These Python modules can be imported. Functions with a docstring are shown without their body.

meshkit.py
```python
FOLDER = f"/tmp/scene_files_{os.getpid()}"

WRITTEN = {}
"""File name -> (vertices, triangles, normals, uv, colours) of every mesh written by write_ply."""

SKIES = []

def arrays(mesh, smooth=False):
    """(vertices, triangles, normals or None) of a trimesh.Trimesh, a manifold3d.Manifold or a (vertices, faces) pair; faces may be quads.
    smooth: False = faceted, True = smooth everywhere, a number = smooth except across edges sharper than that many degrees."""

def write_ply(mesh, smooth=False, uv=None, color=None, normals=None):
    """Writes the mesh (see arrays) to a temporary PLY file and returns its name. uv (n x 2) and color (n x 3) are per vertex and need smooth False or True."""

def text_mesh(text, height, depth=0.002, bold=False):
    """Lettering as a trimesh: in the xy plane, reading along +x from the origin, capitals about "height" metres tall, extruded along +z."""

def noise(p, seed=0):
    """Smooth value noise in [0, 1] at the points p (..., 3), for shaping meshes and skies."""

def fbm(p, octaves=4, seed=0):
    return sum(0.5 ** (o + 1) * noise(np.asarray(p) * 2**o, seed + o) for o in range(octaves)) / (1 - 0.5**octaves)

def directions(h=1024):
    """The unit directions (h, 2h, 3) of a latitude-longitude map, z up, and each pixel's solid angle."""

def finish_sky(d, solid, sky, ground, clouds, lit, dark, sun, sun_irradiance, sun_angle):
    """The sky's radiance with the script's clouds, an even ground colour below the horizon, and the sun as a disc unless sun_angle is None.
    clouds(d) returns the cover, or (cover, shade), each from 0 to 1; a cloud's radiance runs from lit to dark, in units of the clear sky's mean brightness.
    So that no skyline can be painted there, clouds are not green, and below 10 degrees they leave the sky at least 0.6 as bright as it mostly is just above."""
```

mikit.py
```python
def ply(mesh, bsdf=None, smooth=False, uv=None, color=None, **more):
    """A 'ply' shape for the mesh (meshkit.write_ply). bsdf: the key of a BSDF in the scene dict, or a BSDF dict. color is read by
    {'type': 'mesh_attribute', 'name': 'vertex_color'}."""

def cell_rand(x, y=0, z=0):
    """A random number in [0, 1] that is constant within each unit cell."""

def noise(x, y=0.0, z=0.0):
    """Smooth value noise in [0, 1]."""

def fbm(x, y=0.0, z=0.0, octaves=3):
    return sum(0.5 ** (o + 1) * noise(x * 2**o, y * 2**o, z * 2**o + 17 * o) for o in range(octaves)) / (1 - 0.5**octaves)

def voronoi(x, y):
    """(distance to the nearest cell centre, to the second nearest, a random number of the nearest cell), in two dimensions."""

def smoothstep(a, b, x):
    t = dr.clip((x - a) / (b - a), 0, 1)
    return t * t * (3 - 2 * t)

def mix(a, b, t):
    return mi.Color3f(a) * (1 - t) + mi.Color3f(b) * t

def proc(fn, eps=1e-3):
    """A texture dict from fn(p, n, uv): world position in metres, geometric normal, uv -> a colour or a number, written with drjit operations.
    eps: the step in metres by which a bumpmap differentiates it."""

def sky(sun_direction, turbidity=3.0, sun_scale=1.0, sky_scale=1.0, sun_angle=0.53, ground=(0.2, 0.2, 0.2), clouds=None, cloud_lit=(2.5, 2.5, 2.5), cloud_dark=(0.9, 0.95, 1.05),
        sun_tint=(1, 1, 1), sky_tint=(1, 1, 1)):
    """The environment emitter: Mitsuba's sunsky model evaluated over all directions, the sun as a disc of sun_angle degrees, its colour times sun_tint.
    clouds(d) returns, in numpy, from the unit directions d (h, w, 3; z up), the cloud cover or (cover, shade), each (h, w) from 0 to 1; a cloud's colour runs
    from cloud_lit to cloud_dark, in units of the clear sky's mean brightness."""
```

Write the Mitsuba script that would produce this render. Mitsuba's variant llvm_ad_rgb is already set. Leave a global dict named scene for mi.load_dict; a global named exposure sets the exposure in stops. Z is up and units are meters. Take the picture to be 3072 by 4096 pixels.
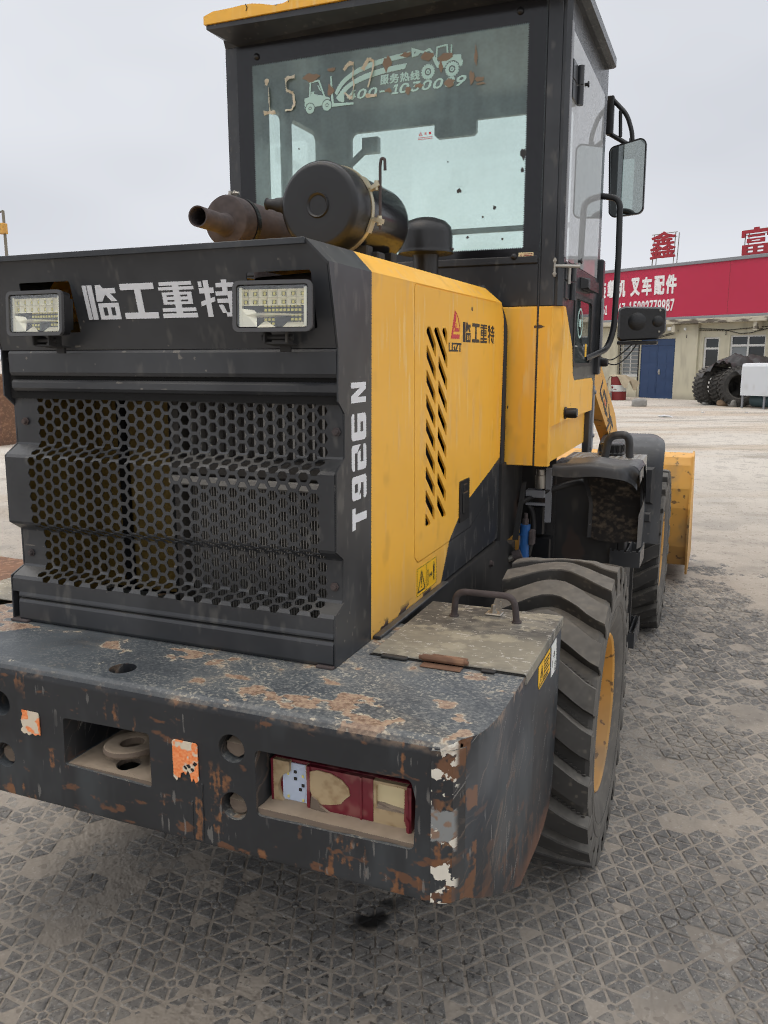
import math, random
import numpy as np
import trimesh, manifold3d
import drjit as dr
import mitsuba as mi
import mikit, meshkit
from mikit import proc, noise, fbm, voronoi, cell_rand, smoothstep, mix
from shapely.geometry import Polygon, LineString, Point, box as sbox, MultiPolygon
from shapely.ops import unary_union
from shapely import affinity
from trimesh.transformations import rotation_matrix as rotm

scene, labels = {}, {}
rng = random.Random(7)
T4 = mi.ScalarTransform4f

# ---------------------------------------------------------------- camera, sky, exposure
PITCH, YAW, ROLL = math.radians(10.675), math.radians(22.391), math.radians(-0.146)
right = np.array([0.92478268, 0.38048748, -0.00250408])
down = np.array([0.06820547, -0.17224212, -0.98269052])
fwd = np.array([-0.37433275, 0.90860439, -0.18523785])
EYE = np.array([0.0, 0.0, 1.6])
scene['camera'] = {'type': 'perspective', 'fov': 2 * math.degrees(math.atan(1536 / 3278.78)), 'fov_axis': 'x', 'near_clip': 0.05, 'far_clip': 2000.0,
                   'to_world': T4().look_at(origin=EYE.tolist(), target=(EYE + fwd).tolist(), up=(-down).tolist())}
def cloud_layer(d):
    # overcast: an even veil, brighter towards the zenith as overcast skies are, faint soft mottling
    p = d * np.array([2.0, 2.0, 5.0]); t = np.clip((d[..., 2] - .25) / .7, 0, 1)
    return np.ones(d.shape[:2]), np.clip((.90 + .42 * (meshkit.fbm(p + 3.7, 4) - .5)) * (1 - t * t * (3 - 2 * t)), 0, 1)
scene['sky'] = mikit.sky([-0.25, -0.35, 0.9], turbidity=4, sun_scale=0.10, sun_angle=40, clouds=cloud_layer, cloud_lit=(3.7, 3.7, 3.75), cloud_dark=(1.60, 1.665, 1.80), ground=(0.24, 0.225, 0.21))
exposure = 1.80

# ---------------------------------------------------------------- helpers
def lab(key, label=None, category=None, group=None, kind=None):
    d = labels.setdefault(key, {})
    for k, v in (('label', label), ('category', category), ('group', group), ('kind', kind)):
        if v: d[k] = v
    return key
def numbered(key):
    if key not in scene and key not in labels: return key
    i = 1
    while f'{key}_{i:03d}' in scene or f'{key}_{i:03d}' in labels: i += 1
    return f'{key}_{i:03d}'
def thing(name, label, category, group=None):
    return lab(numbered(name), label, category, group)
def M(*ms):
    ms = [m for m in ms if m is not None and len(m.faces)]
    return trimesh.util.concatenate(ms)
def put(parent, name, mesh, mat, smooth=False, label=None, **more):
    key = numbered(parent + '__' + name if parent else name)
    if isinstance(mesh, (list, tuple)): mesh = M(*mesh)
    scene[key] = mikit.ply(mesh, mat, smooth=smooth, **more)
    if label: lab(key, label)
    return key
def each(parent, name, meshes, mat, smooth=False, **kw):
    return [put(parent, name, m, mat, smooth, **kw) for m in meshes]
def stuff(key): return lab(key, kind='stuff')
def hull(pts):
    return trimesh.convex.convex_hull(np.asarray(pts, float))
def box(x0, x1, y0, y1, z0, z1, c=0.0):
    if c <= 0:
        m = trimesh.creation.box((x1 - x0, y1 - y0, z1 - z0)); m.apply_translation(((x0 + x1) / 2, (y0 + y1) / 2, (z0 + z1) / 2)); return m
    pts = []
    for x, ix in ((x0, 1), (x1, -1)):
        for y, iy in ((y0, 1), (y1, -1)):
            for z, iz in ((z0, 1), (z1, -1)):
                pts += [(x, y + c * iy, z + c * iz), (x + c * ix, y, z + c * iz), (x + c * ix, y + c * iy, z)]
    return hull(pts)
def ext(poly, axis, a, b):
    """extrude a shapely polygon: axis x: coords (y,z); y: (x,z); z: (x,y), from a to b"""
    out = []
    for g in getattr(poly, 'geoms', [poly]):
        if g.is_empty or g.area < 1e-9 or g.geom_type != 'Polygon': continue
        m = trimesh.creation.extrude_polygon(g, abs(b - a), engine='earcut')
        v = m.vertices.copy(); f = m.faces.copy(); u, w, h = v[:, 0], v[:, 1], v[:, 2] + min(a, b)
        if axis == 'x': v = np.stack([h, u, w], 1)
        elif axis == 'y': v = np.stack([u, h, w], 1); f = f[:, ::-1]
        else: v = np.stack([u, w, h], 1)
        out.append(trimesh.Trimesh(v, f, process=False))
    return M(*out)
def strip(poly, P, U, V, t):
    """extrude polygon (u,v) placed at P + u*U + v*V with thickness t along U x V"""
    P, U, V = (np.asarray(q, float) for q in (P, U, V)); N = np.cross(U, V); N /= np.linalg.norm(N)
    out = []
    for g in getattr(poly, 'geoms', [poly]):
        if g.is_empty or g.area < 1e-9 or g.geom_type != 'Polygon': continue
        m = trimesh.creation.extrude_polygon(g, abs(t), engine='earcut'); v = m.vertices
        w = v[:, 2:3] - (abs(t) if t < 0 else 0)
        out.append(trimesh.Trimesh(P + v[:, :1] * U + v[:, 1:2] * V + w * N, m.faces, process=False))
    return M(*out)
def fillet(pts, r, n=5):
    pts = [np.asarray(p, float) for p in pts]; out = [pts[0]]
    for a, b, c in zip(pts, pts[1:], pts[2:]):
        u, v = a - b, c - b; lu, lv = np.linalg.norm(u), np.linalg.norm(v); u, v = u / lu, v / lv
        d = min(r, lu * .49, lv * .49)
        for t in np.linspace(0, 1, n + 1):
            out.append((1 - t) ** 2 * (b + u * d) + 2 * t * (1 - t) * b + t * t * (b + v * d))
    return out + [pts[-1]]
def tube(pts, r, n=10, r1=None, caps=True):
    p = np.asarray(pts, float); k = len(p)
    t = np.gradient(p, axis=0); t /= np.linalg.norm(t, axis=1, keepdims=True)
    a = np.cross(t[0], [0, 0, 1.0] if abs(t[0][2]) < .9 else [1.0, 0, 0]); a /= np.linalg.norm(a)
    rad = np.broadcast_to(r if r1 is None else np.linspace(r, r1, k), (k,)); vs = []; ang = np.arange(n) * 2 * np.pi / n
    for i in range(k):
        a = a - t[i] * (a @ t[i]); a /= np.linalg.norm(a); b = np.cross(t[i], a)
        vs.append(p[i] + rad[i] * (np.cos(ang)[:, None] * a + np.sin(ang)[:, None] * b))
    v = np.vstack(vs); f = []
    for i in range(k - 1):
        for j in range(n):
            q = i * n + j, i * n + (j + 1) % n, (i + 1) * n + (j + 1) % n, (i + 1) * n + j
            f += [(q[0], q[1], q[2]), (q[0], q[2], q[3])]
    if caps:
        v = np.vstack([v, p[:1], p[-1:]]); c0, c1 = len(v) - 2, len(v) - 1
        for j in range(n):
            f += [(c0, (j + 1) % n, j), (c1, (k - 1) * n + j, (k - 1) * n + (j + 1) % n)]
    return trimesh.Trimesh(v, f, process=False)
def cyl(p0, p1, r, r1=None, n=16):
    return tube([p0, p1], r, n, r1)
def lathe(prof, origin, axis, n=32, closed=False):
    """prof: list of (radius, height along axis)"""
    axis = np.asarray(axis, float) / np.linalg.norm(axis)
    a = np.cross(axis, [0, 0, 1.0] if abs(axis[2]) < .9 else [1.0, 0, 0]); a /= np.linalg.norm(a); b = np.cross(axis, a)
    pr = np.asarray(prof, float); ang = np.arange(n) * 2 * np.pi / n
    ring = np.cos(ang)[:, None] * a + np.sin(ang)[:, None] * b
    v = (np.asarray(origin, float) + pr[:, None, 1:2] * axis + pr[:, None, 0:1] * ring[None]).reshape(-1, 3); f = []
    k = len(pr)
    for i in range(k - (0 if closed else 1)):
        i2 = (i + 1) % k
        for j in range(n):
            q = i * n + j, i * n + (j + 1) % n, i2 * n + (j + 1) % n, i2 * n + j
            f += [(q[0], q[1], q[2]), (q[0], q[2], q[3])]
    m = trimesh.Trimesh(v, f, process=True); m.update_faces(m.nondegenerate_faces()); m.fix_normals(); return m
def rrect(x0, y0, x1, y1, r, n=4):
    if r <= 0: return sbox(x0, y0, x1, y1)
    return sbox(x0 + r, y0 + r, x1 - r, y1 - r).buffer(r, quad_segs=n)
def bolt(p, axis, r=.009, h=.008):
    axis = np.asarray(axis, float); p = np.asarray(p, float)
    return M(lathe([(0, h), (r * .7, h), (r * .8, h * .8), (r * .8, h * .25), (r * 1.25, h * .25), (r * 1.25, 0), (0, 0)], p, axis, 6))
def man(m):
    m = m.copy(); m.merge_vertices()
    return manifold3d.Manifold(manifold3d.Mesh(np.asarray(m.vertices, np.float32), np.asarray(m.faces, np.uint32)))
def unman(q):
    a = q.to_mesh(); return trimesh.Trimesh(a.vert_properties[:, :3].astype(float), a.tri_verts, process=False)
def rough(mesh, amp, freq, seed=0):
    m = mesh.copy(); m.merge_vertices(); n = m.vertex_normals
    m.vertices = m.vertices + n * (amp * (meshkit.fbm(m.vertices * freq, 3, seed) - .5) * 2)[:, None]; return m
# ---------------------------------------------------------------- lettering outlines (100 units tall)
GLYPHS = {
'装': '0,19 0,24 2,27 13,29 19,31 20,32 3,33 1,35 1,45 3,47 22,47 22,57 17,55 8,50 4,50 0,57 0,63 17,71 9,79 7,80 3,84 3,89 7,93 13,94 22,87 23,99 35,100 38,97 38,86 57,86 57,98 60,100 69,100 72,98 73,86 94,86 96,84 96,74 94,71 72,71 73,63 92,63 94,61 94,51 92,49 57,49 58,47 95,47 97,45 97,35 95,33 92,33 92,30 88,26 84,24 80,21 83,18 96,15 98,13 97,7 92,1 84,2 78,5 76,5 61,14 60,10 58,8 36,4 28,2 26,0 20,0 16,8 16,12 19,13 21,16 11,13 5,13 4,16|64,33 66,30 69,32|38,63 57,63 57,71 38,71|45,30 37,23 37,18 53,22 47,30',
'载': '0,66 1,77 7,78 5,80 6,91 23,92 24,98 28,100 38,99 39,92 54,92 54,96 56,99 68,99 71,95 73,97 81,96 93,83 92,78 96,76 96,65 91,63 92,58 88,46 82,34 82,32 78,26 78,24 80,20 82,18 84,31 86,33 90,33 92,30 97,28 97,16 93,5 87,1 79,1 72,4 67,11 57,1 52,0 45,7 45,11 47,14 43,14 43,4 41,1 30,1 28,3 27,12 4,10 2,12 2,18 1,18 1,22 3,26 23,27 27,28 28,29 8,29 7,30 4,40 6,43 8,43 10,47 4,47 2,49 2,59 4,61 17,61 17,63 2,63|71,84 71,78 77,78|71,63 71,51 73,51 77,63|59,32 57,30 60,29|43,47 43,44 56,44 58,43 57,47|34,63 34,61 56,62 56,63',
'机': '0,28 0,32 7,41 16,63 4,63 2,65 2,77 4,79 18,79 18,98 19,99 22,100 33,99 34,79 46,79 46,92 48,94 85,94 87,92 87,34 94,35 101,30 100,9 96,3 90,1 81,1 76,3 71,9 71,79 61,78 61,49 60,49 60,38 58,28 51,10 44,1 40,0 34,5 33,1 30,0 19,1 18,2 18,30 16,29 12,21 8,18 3,21|34,63 34,59 41,53 44,48 46,48 46,63|34,15 37,17 43,30 42,32 38,32 34,36',
'叉': '0,10 0,15 2,17 24,24 32,30 38,32 42,36 36,42 36,44 30,52 27,59 25,60 17,78 17,82 15,83 9,83 7,85 7,98 9,100 93,100 100,95 98,83 85,56 70,36 87,25 104,19 108,19 111,16 111,14 107,9 105,3 99,2 95,5 84,7 69,14 56,23 54,23 44,15 24,5 10,0 8,0 5,3 4,5|57,83 71,68 76,75 78,82|34,83 48,56 55,48 58,48 62,54 58,56 51,65 40,74 41,83',
'车': '0,21 0,33 2,35 44,35 43,42 12,41 10,43 8,49 8,55 10,55 13,58 19,70 2,71 1,73 2,85 4,86 27,86 30,94 34,100 43,99 48,96 48,92 45,87 45,86 90,86 92,85 93,73 91,70 59,70 59,57 84,57 86,55 86,44 84,42 60,42 59,35 92,35 94,33 94,20 92,19 59,19 59,2 56,0 47,0 44,2 44,19 2,19|37,70 31,57 44,57 44,70',
'配': '0,88 0,96 1,99 3,100 97,99 99,97 99,45 97,43 86,43 83,46 82,50 69,50 69,17 86,16 87,19 87,31 90,34 92,34 97,31 102,30 103,28 102,13 99,5 96,2 90,0 63,0 56,3 53,7 53,3 51,1 40,1 37,6 19,6 16,0 4,0 3,2 3,78 5,81 15,81 15,84 2,85|42,85 41,81 51,81 53,78 53,66 83,67 82,83 55,83 52,85|19,25 19,22 38,22 37,25|26,45 23,39 33,39',
'件': '0,55 1,60 6,64 8,69 11,71 12,75 14,77 25,100 31,100 37,98 39,91 42,96 54,94 55,93 54,80 57,81 58,99 68,100 72,98 72,81 93,80 95,78 95,67 93,65 72,65 72,51 97,51 99,48 99,36 97,35 72,35 72,2 69,0 60,0 57,2 57,35 29,36 29,3 27,1 15,1 13,3 13,47 10,44 5,45 3,51|47,62 42,51 57,51 57,65 48,65|37,90 29,73 29,62 31,63 36,76 39,91|29,50 32,51 32,52 29,54',
'川': '82,3 82,98 84,100 96,100 98,99 99,96 99,5 97,1 84,1;47,12 47,93 49,96 61,96 63,93 63,12 60,10 49,10;0,8 0,12 4,17 10,28 13,43 13,97 16,100 27,100 30,96 30,51 29,51 29,37 27,26 23,14 21,13 18,7 14,1 9,0',
'鑫': '0,37 1,39 12,43 13,45 18,46 22,50 10,51 9,51 9,59 10,60 27,60 25,63 25,65 16,65 16,66 16,73 45,73 44,75 29,75 28,78 26,78 19,75 8,73 7,75 6,77 4,79 4,82 13,84 16,85 21,86 22,87 30,89 32,90 34,90 37,93 42,94 43,96 48,97 51,100 53,100 54,99 59,96 59,93 65,90 67,90 72,88 75,88 75,87 78,87 78,87 81,87 81,86 84,86 84,85 87,85 87,84 95,84 96,82 96,81 93,78 91,74 88,74 88,75 85,75 85,75 82,75 82,76 79,76 79,77 73,78 72,76 71,75 56,75 55,74 83,73 84,72 84,66 83,65 76,65 73,60 91,60 92,59 92,51 90,51 79,51 78,48 91,42 98,40 99,37 95,34 94,32 88,34 88,31 76,31 76,29 96,28 96,21 96,20 91,20 92,18 88,12 97,11 98,10 98,2 47,2 47,6 43,5 43,4 30,4 30,3 24,3 24,2 12,1 11,1 5,1 4,0 2,2 1,8 4,10 11,10 12,11 9,16 8,20 4,21 4,28 21,28 22,30 12,31 10,32 4,31 4,33|76,12 79,11 82,17 82,20 76,20|71,42 68,39 76,39 73,43|34,49 40,46 48,40 62,46 68,50 34,51|40,31 31,31 31,29 46,28 46,28 46,21 43,20 43,17 41,14 46,13 47,10 54,12 51,17 51,20 49,20 48,22 49,28 66,29 66,31 55,31 54,33 51,31 49,31 46,36 45,36 43,33 41,33|60,20 63,11 66,11 66,20|56,65 56,60 62,60 65,65|45,86 43,83 59,83 58,84 56,84 51,87 50,88|36,65 38,60 45,60 45,65|31,13 33,14 35,20 31,20|25,42 23,39 32,39 31,41 28,43|17,20 20,11 21,11 22,20',
'服': '48,1 48,99 50,100 96,100 99,97 99,75 98,70 93,65 99,63 101,61 101,55 97,40 88,23 98,14 102,13 104,11 104,8 98,0 95,0 79,12 75,8 73,8 65,1 60,0 49,0|62,65 72,64 68,75 71,77 85,77 85,86 62,86|73,47 78,37 80,37 85,50 73,50|62,17 65,17 71,23 63,37;0,5 5,22 7,36 8,36 8,98 10,100 43,100 45,99 45,8 42,3 35,0 23,0 21,2 18,12 21,14 32,15 31,36 21,36 18,17 13,1 9,0|22,51 31,50 31,61 22,61|22,86 22,75 31,75 31,86',
'务': '0,52 1,57 20,59 32,62 25,69 14,61 11,61 4,68 4,73 18,80 30,93 35,100 46,98 47,94 45,91 46,89 83,89 84,87 86,87 88,84 86,79 68,62 84,59 95,59 98,57 98,54 93,45 77,46 52,52 54,51 54,42 87,42 88,41 88,31 84,11 81,5 75,1 53,1 48,9 49,14 69,14 73,20 74,29 49,29 44,20 35,11 21,3 6,0 1,7 1,12 16,16 23,19 33,28 32,29 9,29 7,32 7,41 8,42 38,42 40,50 37,51 18,45 3,44|38,77 46,70 51,68 64,76',
'热': '0,5 1,9 5,13 12,24 12,26 8,26 7,28 6,37 18,39 17,48 11,47 7,45 4,45 2,47 0,56 2,58 16,61 18,63 17,72 4,72 2,74 2,83 4,85 18,86 18,98 19,99 30,99 31,85 52,84 52,98 54,100 64,100 66,98 66,84 84,84 85,83 86,81 85,80 85,46 87,45 88,48 91,49 99,45 99,36 97,29 92,25 88,25 98,8 98,5 96,3 90,0 86,0 84,2 80,11 72,21 72,26 78,29 75,36 73,38 71,35 67,35 59,42 51,31 49,31 43,26 45,19 46,4 44,2 33,1 30,25 37,26 37,28 32,32 32,34 37,38 47,48 45,52 40,54 30,52 30,31 26,28 26,21 24,20 22,14 20,12 16,4 11,0 9,0|64,55 71,49 73,49 73,72 65,72 65,61 64,61|31,72 30,67 32,66 42,68 43,65 46,66 51,63 52,72;51,21 52,26 64,27 71,7 70,3 58,1',
'线': '3,6 0,18 2,20 19,23 34,28 40,27 41,16 61,26 57,43 40,40 40,36 35,33 19,31 7,26 3,27 0,38 10,46 14,52 4,51 1,55 0,63 7,71 20,99 29,97 33,94 33,92 20,66 23,66 25,69 29,78 35,78 38,75 54,77 55,78 54,80 54,98 56,100 65,100 67,99 68,94 71,97 75,98 88,91 92,87 90,83 93,80 94,75 93,69 75,67 68,65 70,59 89,63 95,62 96,51 91,49 97,45 97,41 91,35 91,33 80,22 78,22 79,18 84,14 86,16 86,23 88,25 93,24 98,20 98,12 96,5 92,1 80,0 74,3 69,7 67,13 64,13 63,11 51,4 39,2 34,8 35,15 8,6|72,40 73,35 82,43 84,48 72,46|67,81 70,79 71,80 77,80 77,82 68,87|38,65 26,44 36,46 37,53 39,54 56,56 56,62 54,63 41,62 40,66',
'注': '3,6 3,11 14,26 23,44 27,44 33,39 35,49 56,50 56,66 32,66 29,68 29,75 26,75 19,81 13,83 5,88 5,92 11,98 16,98 33,88 35,86 33,80 57,80 58,82 54,90 52,92 52,97 59,100 63,100 67,92 69,91 74,80 96,80 97,79 97,68 95,66 71,66 71,50 92,49 94,46 94,39 92,36 71,36 71,16 98,16 99,15 99,3 98,2 28,2 26,3 26,15 27,16 56,16 55,36 34,36 24,16 22,15 20,8 14,0 9,1;0,63 6,71 8,71 26,61 29,58 29,55 24,47 20,47 13,53 2,58 0,60',
'意': '0,6 0,11 8,19 12,27 14,29 13,31 13,63 2,63 1,74 3,76 23,76 22,79 7,79 5,81 5,89 7,92 39,92 39,98 51,100 56,92 87,92 88,91 89,82 87,79 74,79 73,76 93,76 95,73 95,66 93,63 82,63 82,29 81,28 87,22 87,20 94,13 93,6 83,3 74,16 73,8 67,1 64,0 33,0 27,2 24,6 24,19 18,9 12,2 7,2|57,28 61,23 65,23 68,21 70,21 68,23 70,28|60,17 56,13 60,13|37,79 37,77 38,76 57,76 58,78|47,19 38,23 38,13 52,13',
'0': '0,38 0,60 3,73 8,85 15,94 26,99 36,100 49,97 62,87 69,68 71,38 67,22 58,8 42,0 28,0 18,4 8,14 3,26|19,35 23,25 30,18 41,18 42,21 45,21 49,27 51,36 51,64 46,77 39,82 29,81 22,73 19,63',
'1': '0,4 1,17 25,19 25,77 19,74 11,66 5,64 3,66 3,84 18,96 21,96 24,100 42,100 45,96 45,19 64,17 66,4 63,0 3,0',
'2': '0,1 0,14 38,53 45,67 45,74 40,80 28,82 22,79 22,77 20,75 19,69 17,65 1,65 0,75 3,83 12,94 22,99 34,100 49,96 60,87 64,79 64,71 65,70 64,61 57,48 31,19 64,17 65,16 65,1 64,0 1,0',
'3': '0,21 0,31 18,31 21,22 28,18 42,18 51,27 51,35 46,41 36,45 22,45 19,49 21,61 38,79 38,82 5,82 4,83 4,97 8,100 62,100 65,99 66,86 47,65 45,60 57,56 65,48 68,43 70,30 68,18 64,12 48,1 26,0 10,6 4,13',
'4': '0,20 0,33 7,42 9,50 12,52 14,59 17,61 20,68 22,70 25,78 28,79 30,87 33,89 36,96 41,100 55,99 57,95 51,84 49,83 46,75 43,73 39,63 37,61 24,37 43,37 43,63 47,66 62,64 63,37 71,37 75,34 75,20 63,18 63,4 61,0 45,0 43,1 43,18 1,18',
'5': '0,31 17,31 20,24 27,18 40,20 47,29 45,42 39,49 26,51 17,45 1,48 1,62 3,63 6,99 10,100 57,100 61,99 61,83 60,82 24,82 21,67 32,68 32,69 43,68 53,62 58,57 64,48 66,35 65,25 60,13 53,6 43,1 38,0 19,1 9,6 3,14 0,19',
'6': '0,27 0,40 3,49 29,91 38,100 53,99 53,92 44,82 34,66 52,61 61,52 65,43 65,34 66,34 65,23 61,14 57,11 57,9 55,9 48,3 39,0 26,0 16,4 6,12|19,27 21,24 28,18 41,20 47,28 45,41 37,48 29,48 24,45 19,40',
'7': '0,83 0,97 4,100 63,100 67,97 67,83 26,3 22,0 11,0 7,3 7,8 44,81 1,82',
'8': '0,23 0,35 3,42 11,52 4,63 4,79 6,86 15,95 24,99 36,100 36,99 45,99 54,95 63,86 65,79 65,64 63,58 58,53 67,42 69,35 69,23 63,10 56,5 47,1 27,0 18,3 9,8 3,15|19,25 22,21 27,18 42,18 49,22 50,34 43,41 30,42 21,37 19,34|22,67 23,64 29,60 41,60 46,64 47,74 39,82 30,82 22,74',
'9': '0,60 0,73 4,84 14,95 23,99 34,100 47,97 60,87 64,79 66,65 62,48 43,17 39,14 39,12 30,0 14,0 12,5 32,35 19,36 12,40 5,47|19,60 24,55 29,52 40,53 45,59 47,63 45,75 37,82 29,82 24,79 19,74',
}
def glyph(ch):
    out = []
    for p in GLYPHS[ch].split(';'):
        rings = [[tuple(map(float, q.split(','))) for q in r.split()] for r in p.split('|')]
        g = Polygon(rings[0], rings[1:])
        out.append(g if g.is_valid else g.buffer(0))
    return unary_union(out)
def fit(g, x0, y0, x1, y1, shear=0.0):
    if shear: g = affinity.affine_transform(g, [1, shear, 0, 1, 0, 0])
    a, b, c, d = g.bounds
    return affinity.affine_transform(g, [(x1 - x0) / (c - a), 0, 0, (y1 - y0) / (d - b), x0 - a * (x1 - x0) / (c - a), y0 - b * (y1 - y0) / (d - b)])
def rects(*rs): return unary_union([sbox(*r) for r in rs])
# the heavy block characters painted on the machine, on a 100 x 80 grid
BLOCK = [
    unary_union([rects((0, 0, 11, 80), (14, 0, 28, 80)), Polygon([(38, 80), (52, 80), (58, 72), (92, 72), (92, 60), (76, 60), (92, 42), (76, 42), (62, 58), (50, 42), (34, 42)]),
                 rects((36, 0, 94, 38)).difference(rects((48, 9, 60, 28), (70, 9, 82, 28)))]),
    rects((2, 66, 98, 80), (42, 12, 60, 70), (2, 0, 98, 14)),
    unary_union([rects((4, 72, 96, 80), (0, 62, 100, 69), (8, 30, 92, 57), (2, 14, 98, 22), (0, 0, 100, 10), (41, 4, 59, 76)).difference(rects((20, 47, 41, 51), (59, 47, 80, 51), (20, 36, 41, 40), (59, 36, 80, 40)))]),
    unary_union([rects((14, 0, 28, 80), (0, 52, 40, 64), (0, 66, 9, 78)), Polygon([(0, 24), (40, 34), (40, 44), (0, 34)]),
                 rects((48, 64, 96, 73), (64, 52, 78, 80), (44, 46, 100, 55), (46, 30, 100, 39), (76, 0, 90, 46)), Polygon([(48, 26), (60, 26), (68, 8), (56, 8)]), rects((66, 0, 90, 9))]),
]
def chamf(g, r): return g.buffer(-r, join_style=3).buffer(r, join_style=3)
TXT = {
    'T': rects((0, 78, 60, 100), (20, 0, 42, 100)),
    '9': chamf(rects((0, 0, 70, 100)), 8).difference(rects((22, 60, 48, 82), (-1, 20, 48, 40))),
    '2': chamf(rects((0, 0, 70, 100)), 8).difference(rects((-1, 60, 48, 80), (22, 20, 71, 40))),
    '6': chamf(rects((0, 0, 70, 100)), 8).difference(rects((22, 20, 48, 40), (22, 60, 71, 82))),
    'N': unary_union([rects((0, 0, 20, 100), (52, 0, 72, 100)), Polygon([(0, 100), (24, 100), (72, 0), (48, 0)])]),
    'L': rects((0, 0, 18, 100), (0, 0, 62, 20)),
    'G': rects((0, 0, 70, 100)).difference(unary_union([rects((18, 20, 52, 80)), rects((40, 60, 71, 80)), rects((18, 60, 50, 80))])).union(rects((38, 36, 70, 52), (52, 0, 70, 52))),
    'Z': unary_union([rects((0, 82, 66, 100), (0, 0, 66, 18)), Polygon([(40, 84), (66, 84), (28, 16), (0, 16)])]),
}
# ---------------------------------------------------------------- materials
def C3(a): return mi.Color3f(*a)
def tex(c): return {'type': 'rgb', 'value': list(c)} if isinstance(c, (tuple, list)) else c
def mat(name, color, rough=0.5, two=True, bump=None, bscale=0.001, **kw):
    d = {'type': 'principled', 'base_color': tex(color), 'roughness': rough, **{k: (tex(v) if isinstance(v, tuple) else v) for k, v in kw.items()}}
    if bump is not None: d = {'type': 'bumpmap', 'arbitrary': proc(bump[0], bump[1]), 'scale': bscale, 'bsdf': d}
    scene[name] = {'type': 'twosided', 'bsdf': d} if two else d
    return name

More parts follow.
